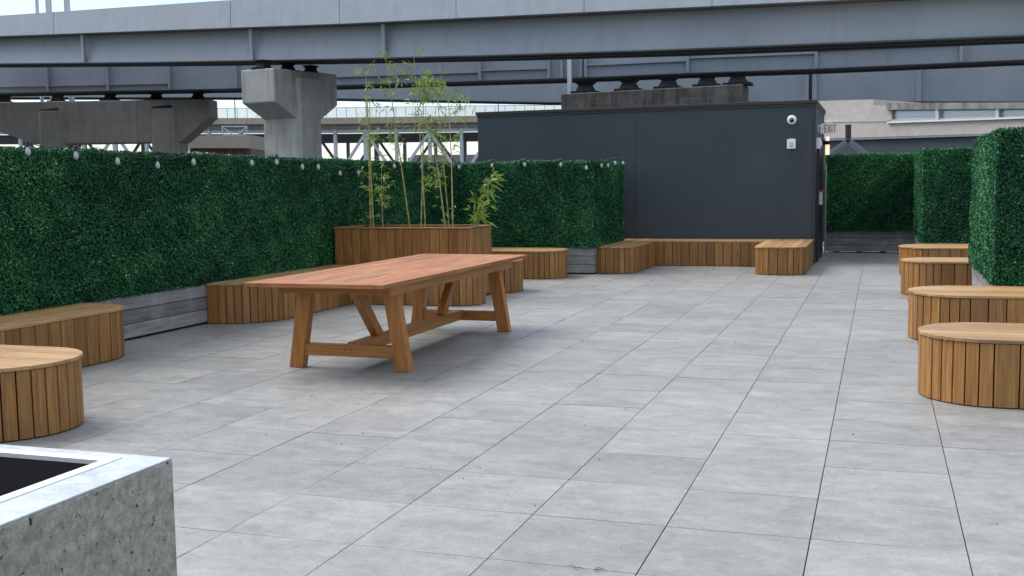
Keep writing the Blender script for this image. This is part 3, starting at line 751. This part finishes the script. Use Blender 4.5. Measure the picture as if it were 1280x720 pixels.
# wall sconce
t = thing('wall_sconce', (BX1, 22.75, 2.18), 'slim wall lamp with a warm lit tube beside the end hedge', 'lamp')
lx = BX1+.10
m = MB(); m.box(BX1+.001, 22.70, 2.19, BX1+.05, 22.80, 2.3, .5); m.tube([(lx, 22.75, 2.21), (lx, 22.75, 2.285)], .062, 14, .5); m.build('bracket', DKMETAL, t)
m = MB(); m.tube([(lx, 22.75, 2.01), (lx, 22.75, 2.209)], .042, 14, .5); m.tube([(lx, 22.75, 2.286), (lx, 22.75, 2.37)], .035, 14, .5); m.build('lamp_tube', LAMP, t)

# ------------------------------------------------------------------ string of bulbs
t = thing('string_lights', (-6.95, 7.6, 1.85), 'string of small clear white bulbs hung along the top of the left and back hedges', 'string lights')
pts = []
for px, py in ((35, 190), (95, 195), (147, 202), (197, 207), (242, 203), (315, 204), (346, 203), (378, 209), (398, 209), (425, 217), (448, 216), (493, 208), (527, 209)): pts.append(at_x(px, py, -6.96))
for px, py in ((574, 209), (615, 207), (656, 206), (701, 206), (733, 210)): pts.append(at_y(px, py, 17.33))
for px, py in ((752, 207), (760, 207), (769, 204), (779, 204)): pts.append(at_x(px, py, -4.38))
cab = []
for k_, p in enumerate(pts): cab.append(p + np.array([0, .035, .10] if 13 <= k_ < 18 else [-.045, 0, .10]))
full = []
for a, b in zip(cab, cab[1:]):
    for q in (0, .25, .5, .75): full.append(a + (b-a)*q + np.array([0, 0, -.10*q*(1-q)*4*.4]))
full.append(cab[-1]); m = MB(); m.tube(full, .0045, 5, .5); m.build('cable', BLACKP, t)
for p in pts:
    m = MB(); r = .026
    m.lathe(p, [(.010, .045), (.013, .035), (.021, .014), (.0235, -.004), (.020, -.02), (.012, -.03), (.003, -.034)], 12, tone=.5)
    b = m.build('bulb', BULB, t, smooth=True)
    m = MB(); m.lathe(p, [(.016, .046), (.02, .05), (.02, .085), (.012, .10)], 10, tone=.5); m.build('socket', BLACKP, b)

# ------------------------------------------------------------------ viaducts
def interp(tab, x):
    xs = [a for a, b in tab]
    if x <= xs[0]: i = 0
    elif x >= xs[-1]: i = len(tab)-2
    else: i = max(k for k in range(len(tab)-1) if xs[k] <= x)
    (x0, y0), (x1, y1) = tab[i], tab[i+1]; return y0 + (y1-y0)*(x-x0)/(x1-x0)
def normal_of(a, b):
    t = np.array([b[0]-a[0], b[1]-a[1], 0]); t /= np.linalg.norm(t); n = np.array([-t[1], t[0], 0])
    return n if n[1] > 0 else -n
XS = list(range(-200, 1521, 40))
# --- nearest viaduct
D1 = lambda px: 2092/(35.8+.0175*px)
bot1 = [(0, 79.5), (200, 77.5), (427, 73.5), (600, 69.5), (827, 62.5), (1065, 53), (1280, 44.3)]
pb1 = [(0, 45), (427, 29.5), (827, 10.5), (1065, -1), (1280, -12)]
pt1 = [(0, 19.5), (280, .5), (427, -9), (827, -37), (1280, -70)]
n1 = normal_of(at(0, 80, D1(0)), at(1280, 46, D1(1280)))
g_bot = [at(x, interp(bot1, x), D1(x)) for x in XS]
p_bot = [at(x, interp(pb1, x), D1(x)-.9) for x in XS]; p_top = [at(x, interp(pt1, x), D1(x)-.9) for x in XS]
t1 = thing('viaduct', tuple(at(640, 60, D1(640))), 'nearest grey girder viaduct with pale parapet, carried by the hammerhead pier', 'viaduct', 'elevated road viaducts')
def girder(bots, tops, n, off, parent, mat, stiff=(), hstiff=None, D=None, bottab=None, fl=.34, updz=0.):
    m = MB(); o = np.array(n)*off + np.array([0, 0, updz])
    B = [p+o for p in bots]; Tt = [p+o for p in tops]
    m.ribbon([p for p in Tt], [p for p in B], n, .03, .5)
    g_ = m.build('girder', mat, parent); m = MB()
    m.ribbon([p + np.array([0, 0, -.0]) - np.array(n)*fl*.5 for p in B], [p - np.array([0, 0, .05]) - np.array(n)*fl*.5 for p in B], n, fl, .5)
    m.build('bottom_flange', DARKSTEEL, g_); return g_
tops1 = [p_bot[i] + n1*.9 for i in range(len(XS))]
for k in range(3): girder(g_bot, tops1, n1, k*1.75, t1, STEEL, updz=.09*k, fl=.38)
for px in (107, 316.5, 482, -60, 1330):              # stiffeners on the fascia girder
    m = MB()
    b = at(px, interp(bot1, px), D1(px)); tp = at(px, interp(pb1, px), D1(px)-.9) + n1*.9; tp[0], tp[1] = b[0], b[1]
    m.bar(b - n1*.09, tp - n1*.09, .16 if px != 316.5 else .1, .18, n1, .5)
    m.build('stiffener', STEEL, t1)
m = MB(); dz = np.array([0, 0, 1.0])
m.ribbon([p + np.array([0, 0, .32]) + n1*.3 for p in p_bot], [p + np.array([0, 0, .02]) + n1*.3 for p in p_bot], n1, 5.9, .5); m.build('deck', CONCD, t1)
# parapet in separate lengths with open joints
jts = [-200, -60, 67, 288, 424, 570, 730, 890, 1060, 1240, 1420, 1520]
for a, b in zip(jts, jts[1:]):
    xs = np.linspace(a+.35, b-.35, 6); m = MB()
    tp = [at(x, interp(pt1, x), D1(x)-.9) for x in xs]; bt = [at(x, interp(pb1, x), D1(x)-.9) for x in xs]
    m.ribbon(tp, bt, n1, .28, .5); m.build('parapet', PARAPET, t1)
m = MB(); off = n1*6.1
m.ribbon([p+off for p in p_top], [p+off for p in p_bot], n1, .28, .5); m.build('far_parapet', PARAPET, t1)

# pier of the nearest viaduct
def pier(label, pts_top, n, cap_h, cap_w, cantil, cols, mat, bearings, ztop_fn=None, bear_h=.35, name='bridge_pier', colw=1.6, cold=1.5, group='concrete bridge piers', base_z=-5, notch_shade=True):
    """cap from A to B (top edge near face), n: horizontal normal pointing away from the near face"""
    A, B = (np.array(p, float) for p in pts_top); L = B-A; ln = np.linalg.norm(L[:2]); ax = L/ln
    t = thing(name, (float((A[0]+B[0])/2), float((A[1]+B[1])/2), base_z), label, 'pier', group)
    m = MB()
    def P(s, z, q): return A + ax*s + np.array([0, 0, z]) + np.array(n)*q
    prof = [(0, 0), (ln, 0), (ln, -cap_h), (ln-cantil[1], -cap_h-cantil[2]), (cantil[0], -cap_h-cantil[2]), (0, -cap_h)]
    k = len(prof); vs = [P(s, z, 0) for s, z in prof] + [P(s, z, cap_w) for s, z in prof]
    m.add(vs, [tuple(range(k)), tuple(range(2*k-1, k-1, -1))] + [(i, (i+1) % k, (i+1) % k+k, i+k) for i in range(k)], .5)
    m.build('cap', mat, t, .05)
    for s0, s1, q0, q1, ztop in cols:
        c = MB(); ch = .22
        pl = [(s0+ch, q0), (s1-ch, q0), (s1, q0+ch), (s1, q1-ch), (s1-ch, q1), (s0+ch, q1), (s0, q1-ch), (s0, q0+ch)]
        bz = base_z
        vs = [np.array([*P(s, 0, q)[:2], bz]) for s, q in pl] + [P(s, ztop, q) for s, q in pl]; k = 8
        c.add(vs, [tuple(range(k-1, -1, -1)), tuple(range(k, 2*k))] + [(i, (i+1) % k, (i+1) % k+k, i+k) for i in range(k)], .5)
        c.build('column', mat, t, .02)
        if notch_shade:
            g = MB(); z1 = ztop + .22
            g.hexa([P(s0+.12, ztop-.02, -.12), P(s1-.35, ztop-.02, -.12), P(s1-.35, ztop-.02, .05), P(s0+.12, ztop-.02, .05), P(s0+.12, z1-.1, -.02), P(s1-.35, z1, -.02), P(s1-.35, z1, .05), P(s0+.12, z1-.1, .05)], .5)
            g.build('recess_shade', STEELD, t)  # dark slab stands in for the shaded notch above the column
    for s, q in bearings:
        b = MB(); p = P(s, 0, q); hw = np.array([ax[0], ax[1], 0]); nn = np.array(n)
        def pad(w, z0, z1, w1=None):
            w1 = w1 or w; vs = []
            for z, ww in ((z0, w), (z1, w1)):
                for i, j in ((-1, -1), (1, -1), (1, 1), (-1, 1)): vs.append(p + hw*ww*i + nn*ww*.8*j + np.array([0, 0, z]))
            b.hexa(vs, .5)
        pad(bear_h*1.05, 0, bear_h*.22); pad(bear_h*.72, bear_h*.22, bear_h*.7, bear_h*.5); pad(bear_h*.5, bear_h*.7, bear_h, bear_h*.8)
        b.build('bearing', STEELD, t)
    return t
# hammerhead cap runs across the road, its near end toward us
Dp = D1(322)
A = at(301, 88, Dp-.75); capdir = n1
tanv = np.array([n1[1], -n1[0], 0]);  tanv = tanv if tanv @ CR > 0 else -tanv
B = A + n1*4.75 + np.array([0, 0, .10])
# wall of the cap seen from our side is its right flank; place it between A (near end) and B
pier('pale concrete hammerhead pier with a broad column left of the bamboo', (A, B), tanv*1.0, 1.5, 1.9, (1.6, 1.4, .75),
     [(1.5, 3.4, -.2, 2.05, -.33)], CONC, [(.45, .95), (2.2, .95), (3.95, .95)], bear_h=.42)

# --- second viaduct, lower and further
D2 = lambda px: 1/((1/72.)*(1-px/1280) + (1/54.)*(px/1280))
bot2 = [(0, 116), (300, 110.5), (419, 106.5), (712, 97.5), (853, 91.5), (1016, 86), (1280, 74.5)]
n2 = normal_of(at(0, 116, D2(0)), at(1280, 75, D2(1280)))
b2 = [at(x, interp(bot2, x), D2(x)) for x in XS]; tp2 = [p + np.array([0, 0, 2.3]) for p in b2]
t2 = thing('viaduct', tuple(at(640, 100, D2(640))), 'second grey girder viaduct glimpsed directly below the nearest one, with ribbed panels', 'viaduct', 'elevated road viaducts')
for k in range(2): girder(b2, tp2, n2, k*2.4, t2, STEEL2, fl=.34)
for px in (-30, 62, 137, 214, 297, 601, 687, 703, 727, 733, 860, 1020, 1201):
    m = MB(); b = at(px, interp(bot2, px), D2(px)); m.bar(b - n2*.1, b - n2*.1 + np.array([0, 0, 2.3]), .2, .16, n2, .5)
    m.build('stiffener', STEEL2, t2)
for a, b, up in ((-200, 60, .38), (64, 135, .38), (139, 212, .38), (420, 599, .47), (603, 685, .55), (735, 858, .64), (862, 1018, .78), (1022, 1199, .92)):
    m = MB(); xs = np.linspace(a, b, 5); q = [at(x, interp(bot2, x), D2(x)) + np.array([0, 0, up]) - n2*.16 for x in xs]
    m.ribbon([p + np.array([0, 0, .05]) for p in q], [p - np.array([0, 0, .03]) for p in q], n2, .158, .5)
    m.build('rib', STEEL2, t2)
m = MB(); p = at(714, interp(bot2, 714), D2(714)) - n2*.35; m.bar(p - np.array([0, 0, .95]), p + np.array([0, 0, 1.7]), .22, .22, n2, .5); m.build('drain_pipe', PALESTEEL, t2)
m = MB(); m.ribbon([p + np.array([0, 0, 2.6]) for p in b2], [p + np.array([0, 0, 2.3]) for p in b2], n2, 5.5, .5); m.build('deck', CONCD, t2)
Dl = D2(120)-.4
A = at(-40, 128.5, Dl); B = at(261, 123.5, Dl-.3); nn = normal_of(A, B)
s_of = lambda px: (np.linalg.norm((at(px, 126, Dl-.15)-A)[:2]))
pier('wide dark brown concrete pier with two columns and dark bearings', (A, B), nn, 1.15, 1.9, (s_of(40), s_of(261)-s_of(224), 1.55),
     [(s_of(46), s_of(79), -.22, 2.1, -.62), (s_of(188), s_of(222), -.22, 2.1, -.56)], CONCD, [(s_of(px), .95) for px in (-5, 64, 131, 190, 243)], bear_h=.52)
A = at(701, 117.5, 59.5); B = at(928, 105, 55.8); nn = normal_of(A, B); L_ = np.linalg.norm((B-A)[:2])
sr = lambda px: L_*(px-701)/(928-701)
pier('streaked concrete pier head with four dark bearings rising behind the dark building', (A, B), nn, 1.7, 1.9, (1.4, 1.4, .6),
     [(1.5, 3.4, -.05, 1.95, -.6), (L_-3.4, L_-1.5, -.05, 1.95, -.6)], CONCDD, [(sr(px), .9) for px in (727, 784, 834, 882, 919)], bear_h=.66, notch_shade=False)

# --- third viaduct behind
D3 = lambda px: 1/((1/97.)*(1-px/1280) + (1/72.)*(px/1280))
bot3 = [(0, 121.5), (300, 121.5), (419, 123), (700, 128), (1016, 126.5), (1280, 127)]
n3 = normal_of(at(0, 121, D3(0)), at(1280, 127, D3(1280)))
b3 = [at(x, interp(bot3, x), D3(x)) for x in XS]; tp3 = [p + np.array([0, 0, 2.9]) for p in b3]
t3 = thing('viaduct', tuple(at(640, 125, D3(640))), 'plain grey girder viaduct farthest back, its underside just above the long beige building', 'viaduct', 'elevated road viaducts')
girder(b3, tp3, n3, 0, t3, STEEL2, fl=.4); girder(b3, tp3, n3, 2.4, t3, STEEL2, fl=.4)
for px in (1008, 1018, 1148):
    m = MB(); b = at(px, interp(bot3, px), D3(px)); m.bar(b - n3*.1, b - n3*.1 + np.array([0, 0, 2.9]), .2, .3, n3, .5)
    m.build('stiffener', STEEL2, t3)
m = MB(); b = at(1013, interp(bot3, 1013), D3(1013)); m.bar(b - n3*.02, b - n3*.02 + np.array([0, 0, 2.9]), .1, .3, n3, .5); m.build('expansion_joint', BLACKP, t3)
m = MB(); m.ribbon([p + np.array([0, 0, 3.2]) for p in b3], [p + np.array([0, 0, 2.9]) for p in b3], n3, 5.5, .5); m.build('deck', CONCD, t3)

# --- truss bridge far behind
DT = 130.
def tz(px, py, off=0.): return at(px, py, DT+off)
tt = [(0, 149), (260, 147.5), (420, 147), (600, 144.6), (1000, 140)]
tb = [(0, 156.5), (260, 155.2), (420, 155), (600, 152.6), (1000, 148)]
XT_ = list(range(-160, 1001, 40)); nT = normal_of(tz(0, 149), tz(1000, 140))
t4 = thing('truss_bridge', tuple(tz(400, 160)), 'pale steel truss bridge with a tan deck edge far behind the hedge', 'bridge')
up = lambda z: np.array([0, 0, z])
pT = [tz(x, interp(tt, x)) for x in XT_]; pB = [tz(x, interp(tb, x)) for x in XT_]
m = MB(); m.ribbon(pT, pB, nT, .35, .5); m.build('parapet', TAN, t4)
m = MB(); m.ribbon([p + nT*11.6 for p in pT], [p + nT*11.6 for p in pB], nT, .35, .5); m.build('far_parapet', TAN, t4)
m = MB(); m.ribbon([p + nT*.4 for p in pB], [p - up(.55) + nT*.4 for p in pB], nT, 11., .5); m.build('deck', CONCD, t4)
truss = MB(); trussd = MB()
for off, mm in ((.8, truss), (11., trussd)):
    q = [p - up(.15) + nT*off for p in pB]
    if off < 5: mm.ribbon([p - up(.25) for p in q], [p - up(.85) for p in q], nT, .4, .5)
    else: mm.ribbon([p - up(.5) for p in q], [p - up(1.7) for p in q], nT, .4, .5)
    low = up(6.4)
    mm.ribbon([p - low for p in q], [p - low - up(.5) for p in q], nT, .4, .5)
    verts_px = [417 - 39.7*k for k in range(14, 0, -1)] + [417, 455.5, 494, 536, 576, 616, 656, 696]
    pp = [tz(x, interp(tb, x)) - up(.15) + nT*(off+.2) for x in verts_px]
    for k, p in enumerate(pp):
        mm.bar(p - up(.5), p - low, .55 if k % 4 == 3 else .36, .34, (1, 0, 0), .5)
        if off < 5: mm.bar(p + up(.1) - nT*.3, p - up(.9) - nT*.3, .14, .3, nT, .5)
    for k in range(len(pp)-1):
        a, b = (pp[k] - up(.9), pp[k+1] - low) if (k % 2 == 1) else (pp[k] - low, pp[k+1] - up(.9))
        mm.bar(a, b, .34, .3, (0, 0, 1), .5)
truss.build('truss', PALESTEEL, t4); trussd.build('far_truss', STEEL2, t4)
m = MB()
for x in np.arange(-150, 990, 12.4):
    p = tz(x, interp(tt, x)) + nT*.15; m.bar(p, p + up(1.15), .045, .045, (1, 0, 0), .5)
m.ribbon([p + up(1.2) + nT*.15 for p in pT], [p + up(1.14) + nT*.15 for p in pT], nT, .06, .5)
fence = m.build('railing', STEEL2, t4)
m = MB(); m.ribbon([p + up(1.13) + nT*.16 for p in pT], [p + up(.02) + nT*.16 for p in pT], nT, .02, .5); m.build('mesh_panel', MESHF, fence)
for px, h, lab in ((294, 7.5, 'slim lamp post on the truss bridge between the left pier and the hammerhead pier'), (458, 6.5, 'slim lamp post on the truss bridge behind the leftmost bamboo'), (623, 3.6, 'slim lamp post on the truss bridge above the dark building roof')):
    p = tz(px, interp(tt, px), .6); m = MB(); m.tube([p, p + up(h)], [.09, .06], 8, .5); m.tube([p + up(h), p + up(h+.1) + CR*1.2], [.05, .04], 6, .5)
    o = m.build('lamp_post', ALU, None, loc=tuple(p)); tag(o, lab, 'lamp post', 'lamp posts on the truss bridge')
    m = MB(); q = p + up(h+.08) + CR*1.25; m.box(q[0]-.25, q[1]-.12, q[2]-.06, q[0]+.25, q[1]+.12, q[2]+.05, .5); m.build('lamp_head', ALU, o)
# maintenance gantry hung on the truss deck
g = tz(294, 158, -1.5); m = MB()
for dx in (-1.6, 1.4): m.bar(g + CR*dx, g + CR*dx*.75 - up(2.0), .1, .1, (0, 1, 0), .5)
m.bar(g + CR*-1.6, g + CR*1.4, .12, .12, (0, 0, 1), .5); m.bar(g + CR*-1.4 - up(1.0), g + CR*1.2 - up(1.0), .1, .1, (0, 0, 1), .5); m.bar(g + CR*-1.6, g + CR*1. - up(2), .09, .09, (0, 1, 0), .5); m.bar(g + CR*1.4, g + CR*-1. - up(2), .09, .09, (0, 1, 0), .5)
m.bar(g + CR*-1.2 - up(2.0), g + CR*1.05 - up(2.0), .1, .1, (0, 0, 1), .5); m.bar(g + CR*-.2, g + CR*-.2 + nT*2.2, .1, .1, (0, 0, 1), .5)
m.build('inspection_frame', PALESTEEL, t4)
# far low viaduct on the horizon
XL = list(range(515, 1016, 100)); a = [at(x, 193.5+(x-540)*-.004, 260) for x in XL]; m = MB(); m.ribbon(a, [p - up(1.9) for p in a], nT, 8, .5)
o = m.build('deck', CONCD); o.name = 'distant_viaduct'
tag(o, 'thin grey road deck on the horizon seen low through the truss', 'viaduct', 'elevated road viaducts')
m = MB()
for x in XL:
    p = at(x, 192, 262); m.bar([p[0], p[1], -5], [p[0], p[1], p[2]-1.0], 1.6, 1.6, (1, 0, 0), .5)
m.build('columns', CONCD, o)

# masts behind the nearest viaduct at the top left
for px, r, lab in ((48, .13, 'thinnest of the three masts rising at the top left corner'), (62.5, .22, 'middle mast of the three rising at the top left corner'), (85.5, .22, 'rightmost mast of the three rising at the top left corner')):
    D = 82; p = at(px, 40, D); m = MB(); m.tube([(p[0], p[1], -5), (p[0], p[1], p[2]+9)], [r*1.1, r], 10, .5)
    m.tube([(p[0], p[1], -5), (p[0], p[1], -4.2)], [r*2.2, r*2.2], 10, .5)
    o = m.build('mast', ALU, None, loc=(p[0], p[1], -5)); tag(o, lab, 'mast', 'masts behind the viaduct')

# ------------------------------------------------------------------ beige buildings
DW = lambda px: 30*1528/(px+500)
nW = normal_of(at(1028, 130, DW(1028)), at(1280, 130, DW(1280)))
t5 = thing('beige_building', tuple(at(1150, 160, DW(1150))), 'beige rendered building with a long ribbon window beneath the viaducts at right', 'building', 'beige buildings below the viaducts')
def wall_piece(px0, px1, yt0, yt1, yb0, yb1, thick, out=0., n=3):
    xs = np.linspace(px0, px1, n); tp = [at(x, yt0+(yt1-yt0)*(x-px0)/(px1-px0), DW(x)) - nW*out for x in xs]; bt = [at(x, yb0+(yb1-yb0)*(x-px0)/(px1-px0), DW(x)) - nW*out for x in xs]
    m = MB(); m.ribbon(tp, bt, nW, thick+out, .5); return m
def low(px): return 300
m = wall_piece(940, 1092, 128.6, 124.2, 153, 151.2, 8)
q = wall_piece(1092.05, 1110, 131.5, 131.8, 151.1, 150.9, 8); m.add(q.v, q.f, .5)
q = wall_piece(940, 1450, 153.1, 142.5, 176, 160.5, 8.2, 0., 6); m.add(q.v, q.f, .5)
q = wall_piece(1110.05, 1450, 153, 146, 153.8, 146.5, 8, -.02); 
m.build('wall', BEIGE, t5)
m = wall_piece(940, 1110, 151.9, 150.8, 153.0, 151.6, .3, .02); m.build('reveal_line', SILL, t5)
m = wall_piece(1110.1, 1450, 128.8, 127.5, 137.4, 134.2, 7.5, .08, 5); m.build('weathered_band', ROUGHC, t5)
m = wall_piece(1110.1, 1114.5, 137.5, 137.4, 152.0, 151.9, 1.0, .0); m.build('pier', BEIGE, t5)
wn = wall_piece(1114.6, 1450, 137.2, 134, 152.4, 140.2, .3, -.12, 5); wobj = wn.build('window', WINDOW, t5)
m = MB()
for px in (1172, 1247, 1322):
    y0 = 137.3 - (px-1114)*.0095; y1 = 152.2 - (px-1114)*.0365; a = at(px, y0, DW(px)); b = at(px, y1, DW(px)); m.bar(a, b, .065, .08, nW, .5)
xs = np.linspace(1115, 1450, 5)
q = [at(x, 143.2 - (x-1114)*.0195, DW(x)) - nW*(-.09) for x in xs]; m.ribbon(q, [p - up(.06) for p in q], nW, .08, .5)
m.build('mullion', ALU, wobj)
m = wall_piece(1110.1, 1450, 152.1, 139.8, 154.2, 142.3, .4, .06, 5); m.build('sill', SILL, t5)
t6 = thing('dark_parapet_wall', tuple(at(1120, 185, DW(1120)-2)), 'low dark wall with a thin coping below the beige building at right', 'wall')
DWs = DW; DW = lambda px: DWs(px)-2.0
m = wall_piece(940, 1450, 179.0, 163.2, 260, 250, .4, 0, 5); m.build('wall', DARKWALL, t6)
m = wall_piece(940, 1450, 176.9, 160.9, 178.9, 163.1, .6, .1, 5); m.build('coping', GREYB, t6)
DW = DWs
# gable frame with post, in front of that wall
Y_ = 27.5
t7 = thing('gable_frame', tuple(at_y(1060, 200, Y_)), 'dark square post above an A-shaped pair of grey boards behind the end hedge', 'frame')
m = MB(); a = at_y(1060.3, 179, Y_); b = at_y(1060.3, 157.5, Y_); m.tube([a, b], .07, 14, .5); m.tube([b, b + up(.03)], .078, 14, .5); m.build('post', COPING, t7)
m = MB()
for s in (-1, 1):
    for j, (w0, c) in enumerate(((0, 0),)):
        tp = at_y(1060.3 + s*1.5, 178.5, Y_); lo_ = at_y(1060.3 + s*27, 197, Y_)
        m.bar(tp, lo_, .22, .13, (0, 1, 0), .6); m.bar(tp + np.array([0, -.115, .012]), lo_ + np.array([0, -.115, .012]), .02, .03, (0, 1, 0), .9)
        m.bar(tp + np.array([0, .02, .095]), lo_ + np.array([0, .02, .095]), .2, .03, (0, 1, 0), .1)
m.build('gable_board', GREYB, t7)
m = MB(); p = at_y(1060.3, 184, Y_+.25); m.box(p[0]-.9, p[1], -.0, p[0]+.9, p[1]+.05, p[2]-.55, .4); m.build('panel', DARKWALL, t7)

# left beige building with red brick bays
Dq = 105.
t8 = thing('beige_building', tuple(at(270, 185, Dq)), 'small flat-topped beige building with red brick bays between the two left piers', 'building', 'beige buildings below the viaducts')
a, b = at(229, 169.5, Dq), at(315, 168.8, Dq); nB = normal_of(a, b); c_, d_ = at(236, 185, Dq), at(310, 185.2, Dq)
m = MB(); m.hexa([c_, d_, d_ + nB*9, c_ + nB*9, a, b, b + nB*9, a + nB*9], .5); m.build('roof_fascia', BEIGE2, t8)
c2, d2 = c_ - up(.02) + nB*.3, d_ - up(.02) + nB*.3
m = MB(); m.hexa([c2 - up(8) + nB*.4, d2 - up(8) + nB*.4, d2 - up(8) + nB*8, c2 - up(8) + nB*8, c2 + nB*.4, d2 + nB*.4, d2 + nB*8, c2 + nB*8], .5); m.build('wall', BLACKP, t8)
m = MB()
for f in np.linspace(.02, .98, 22):
    p = c2 + (d2-c2)*f; m.bar(p - up(8), p, .13, .2, CR, .5)
m.build('brick_bay', BRICK, t8)

# ------------------------------------------------------------------ light and sky
w = bpy.data.worlds.new('World'); S.world = w; w.use_nodes = True; nt = w.node_tree
bg = nt.nodes['Background']; bg.inputs['Strength'].default_value = .10
sky = nt.nodes.new('ShaderNodeTexSky'); sky.sky_type = 'NISHITA'; sky.sun_disc = False
SUN_EL, SUN_AZ = math.radians(52), math.radians(-82)      # azimuth from +Y toward +X
sky.sun_elevation = SUN_EL; sky.sun_rotation = SUN_AZ; sky.air_density = 1.0; sky.dust_density = .6; sky.altitude = 20
tc = nt.nodes.new('ShaderNodeTexCoord'); mp = nt.nodes.new('ShaderNodeMapping'); mp.inputs['Scale'].default_value = (1, 1, 2.6)
nz = nt.nodes.new('ShaderNodeTexNoise'); nz.inputs['Scale'].default_value = 2.1; nz.inputs['Detail'].default_value = 7; nz.inputs['Roughness'].default_value = .55
rp = nt.nodes.new('ShaderNodeValToRGB'); rp.color_ramp.elements[0].position = .44; rp.color_ramp.elements[0].color = (.12, .12, .12, 1); rp.color_ramp.elements[1].position = .63; rp.color_ramp.elements[1].color = (.97, .97, .97, 1)
mx = nt.nodes.new('ShaderNodeMix'); mx.data_type = 'RGBA'; 
sp = nt.nodes.new('ShaderNodeSeparateXYZ'); nt.links.new(tc.outputs['Generated'], sp.inputs[0])
mr = nt.nodes.new('ShaderNodeMapRange'); mr.inputs[1].default_value = 0.05; mr.inputs[2].default_value = .95; mr.inputs[3].default_value = 5.0; mr.inputs[4].default_value = 14.5; nt.links.new(sp.outputs[2], mr.inputs[0])
vm = nt.nodes.new('ShaderNodeVectorMath'); vm.operation = 'SCALE'
tm = nt.nodes.new('ShaderNodeMix'); tm.data_type = 'RGBA'; tm.inputs[6].default_value = (.84, .955, 1.08, 1); tm.inputs[7].default_value = (.965, .985, 1.005, 1)
nt.links.new(sp.outputs[2], tm.inputs[0]); nt.links.new(tm.outputs[2], vm.inputs[0]); nt.links.new(mr.outputs[0], vm.inputs['Scale']); nt.links.new(vm.outputs[0], mx.inputs[7])
L = nt.links.new
L(tc.outputs['Generated'], mp.inputs[0]); L(mp.outputs[0], nz.inputs['Vector']); L(nz.outputs['Fac'], rp.inputs[0]); L(rp.outputs[0], mx.inputs[0])
L(sky.outputs[0], mx.inputs[6]); L(mx.outputs[2], bg.inputs['Color'])
sd = bpy.data.lights.new('sun', 'SUN'); sd.energy = 2.1; sd.angle = math.radians(38); sd.color = (1, .965, .92)
so = bpy.data.objects.new('sun', sd); COL.objects.link(so)
dv = Vector((math.sin(SUN_AZ)*math.cos(SUN_EL), math.cos(SUN_AZ)*math.cos(SUN_EL), math.sin(SUN_EL)))
so.rotation_euler = dv.to_track_quat('Z', 'Y').to_euler(); so.location = (-10, 0, 20)

S.view_settings.view_transform = 'Standard'; S.view_settings.look = 'None'; S.view_settings.gamma = 1; S.view_settings.exposure = 0.95
S.view_settings.use_curve_mapping = False
S.render.resolution_x, S.render.resolution_y = 1024, 576
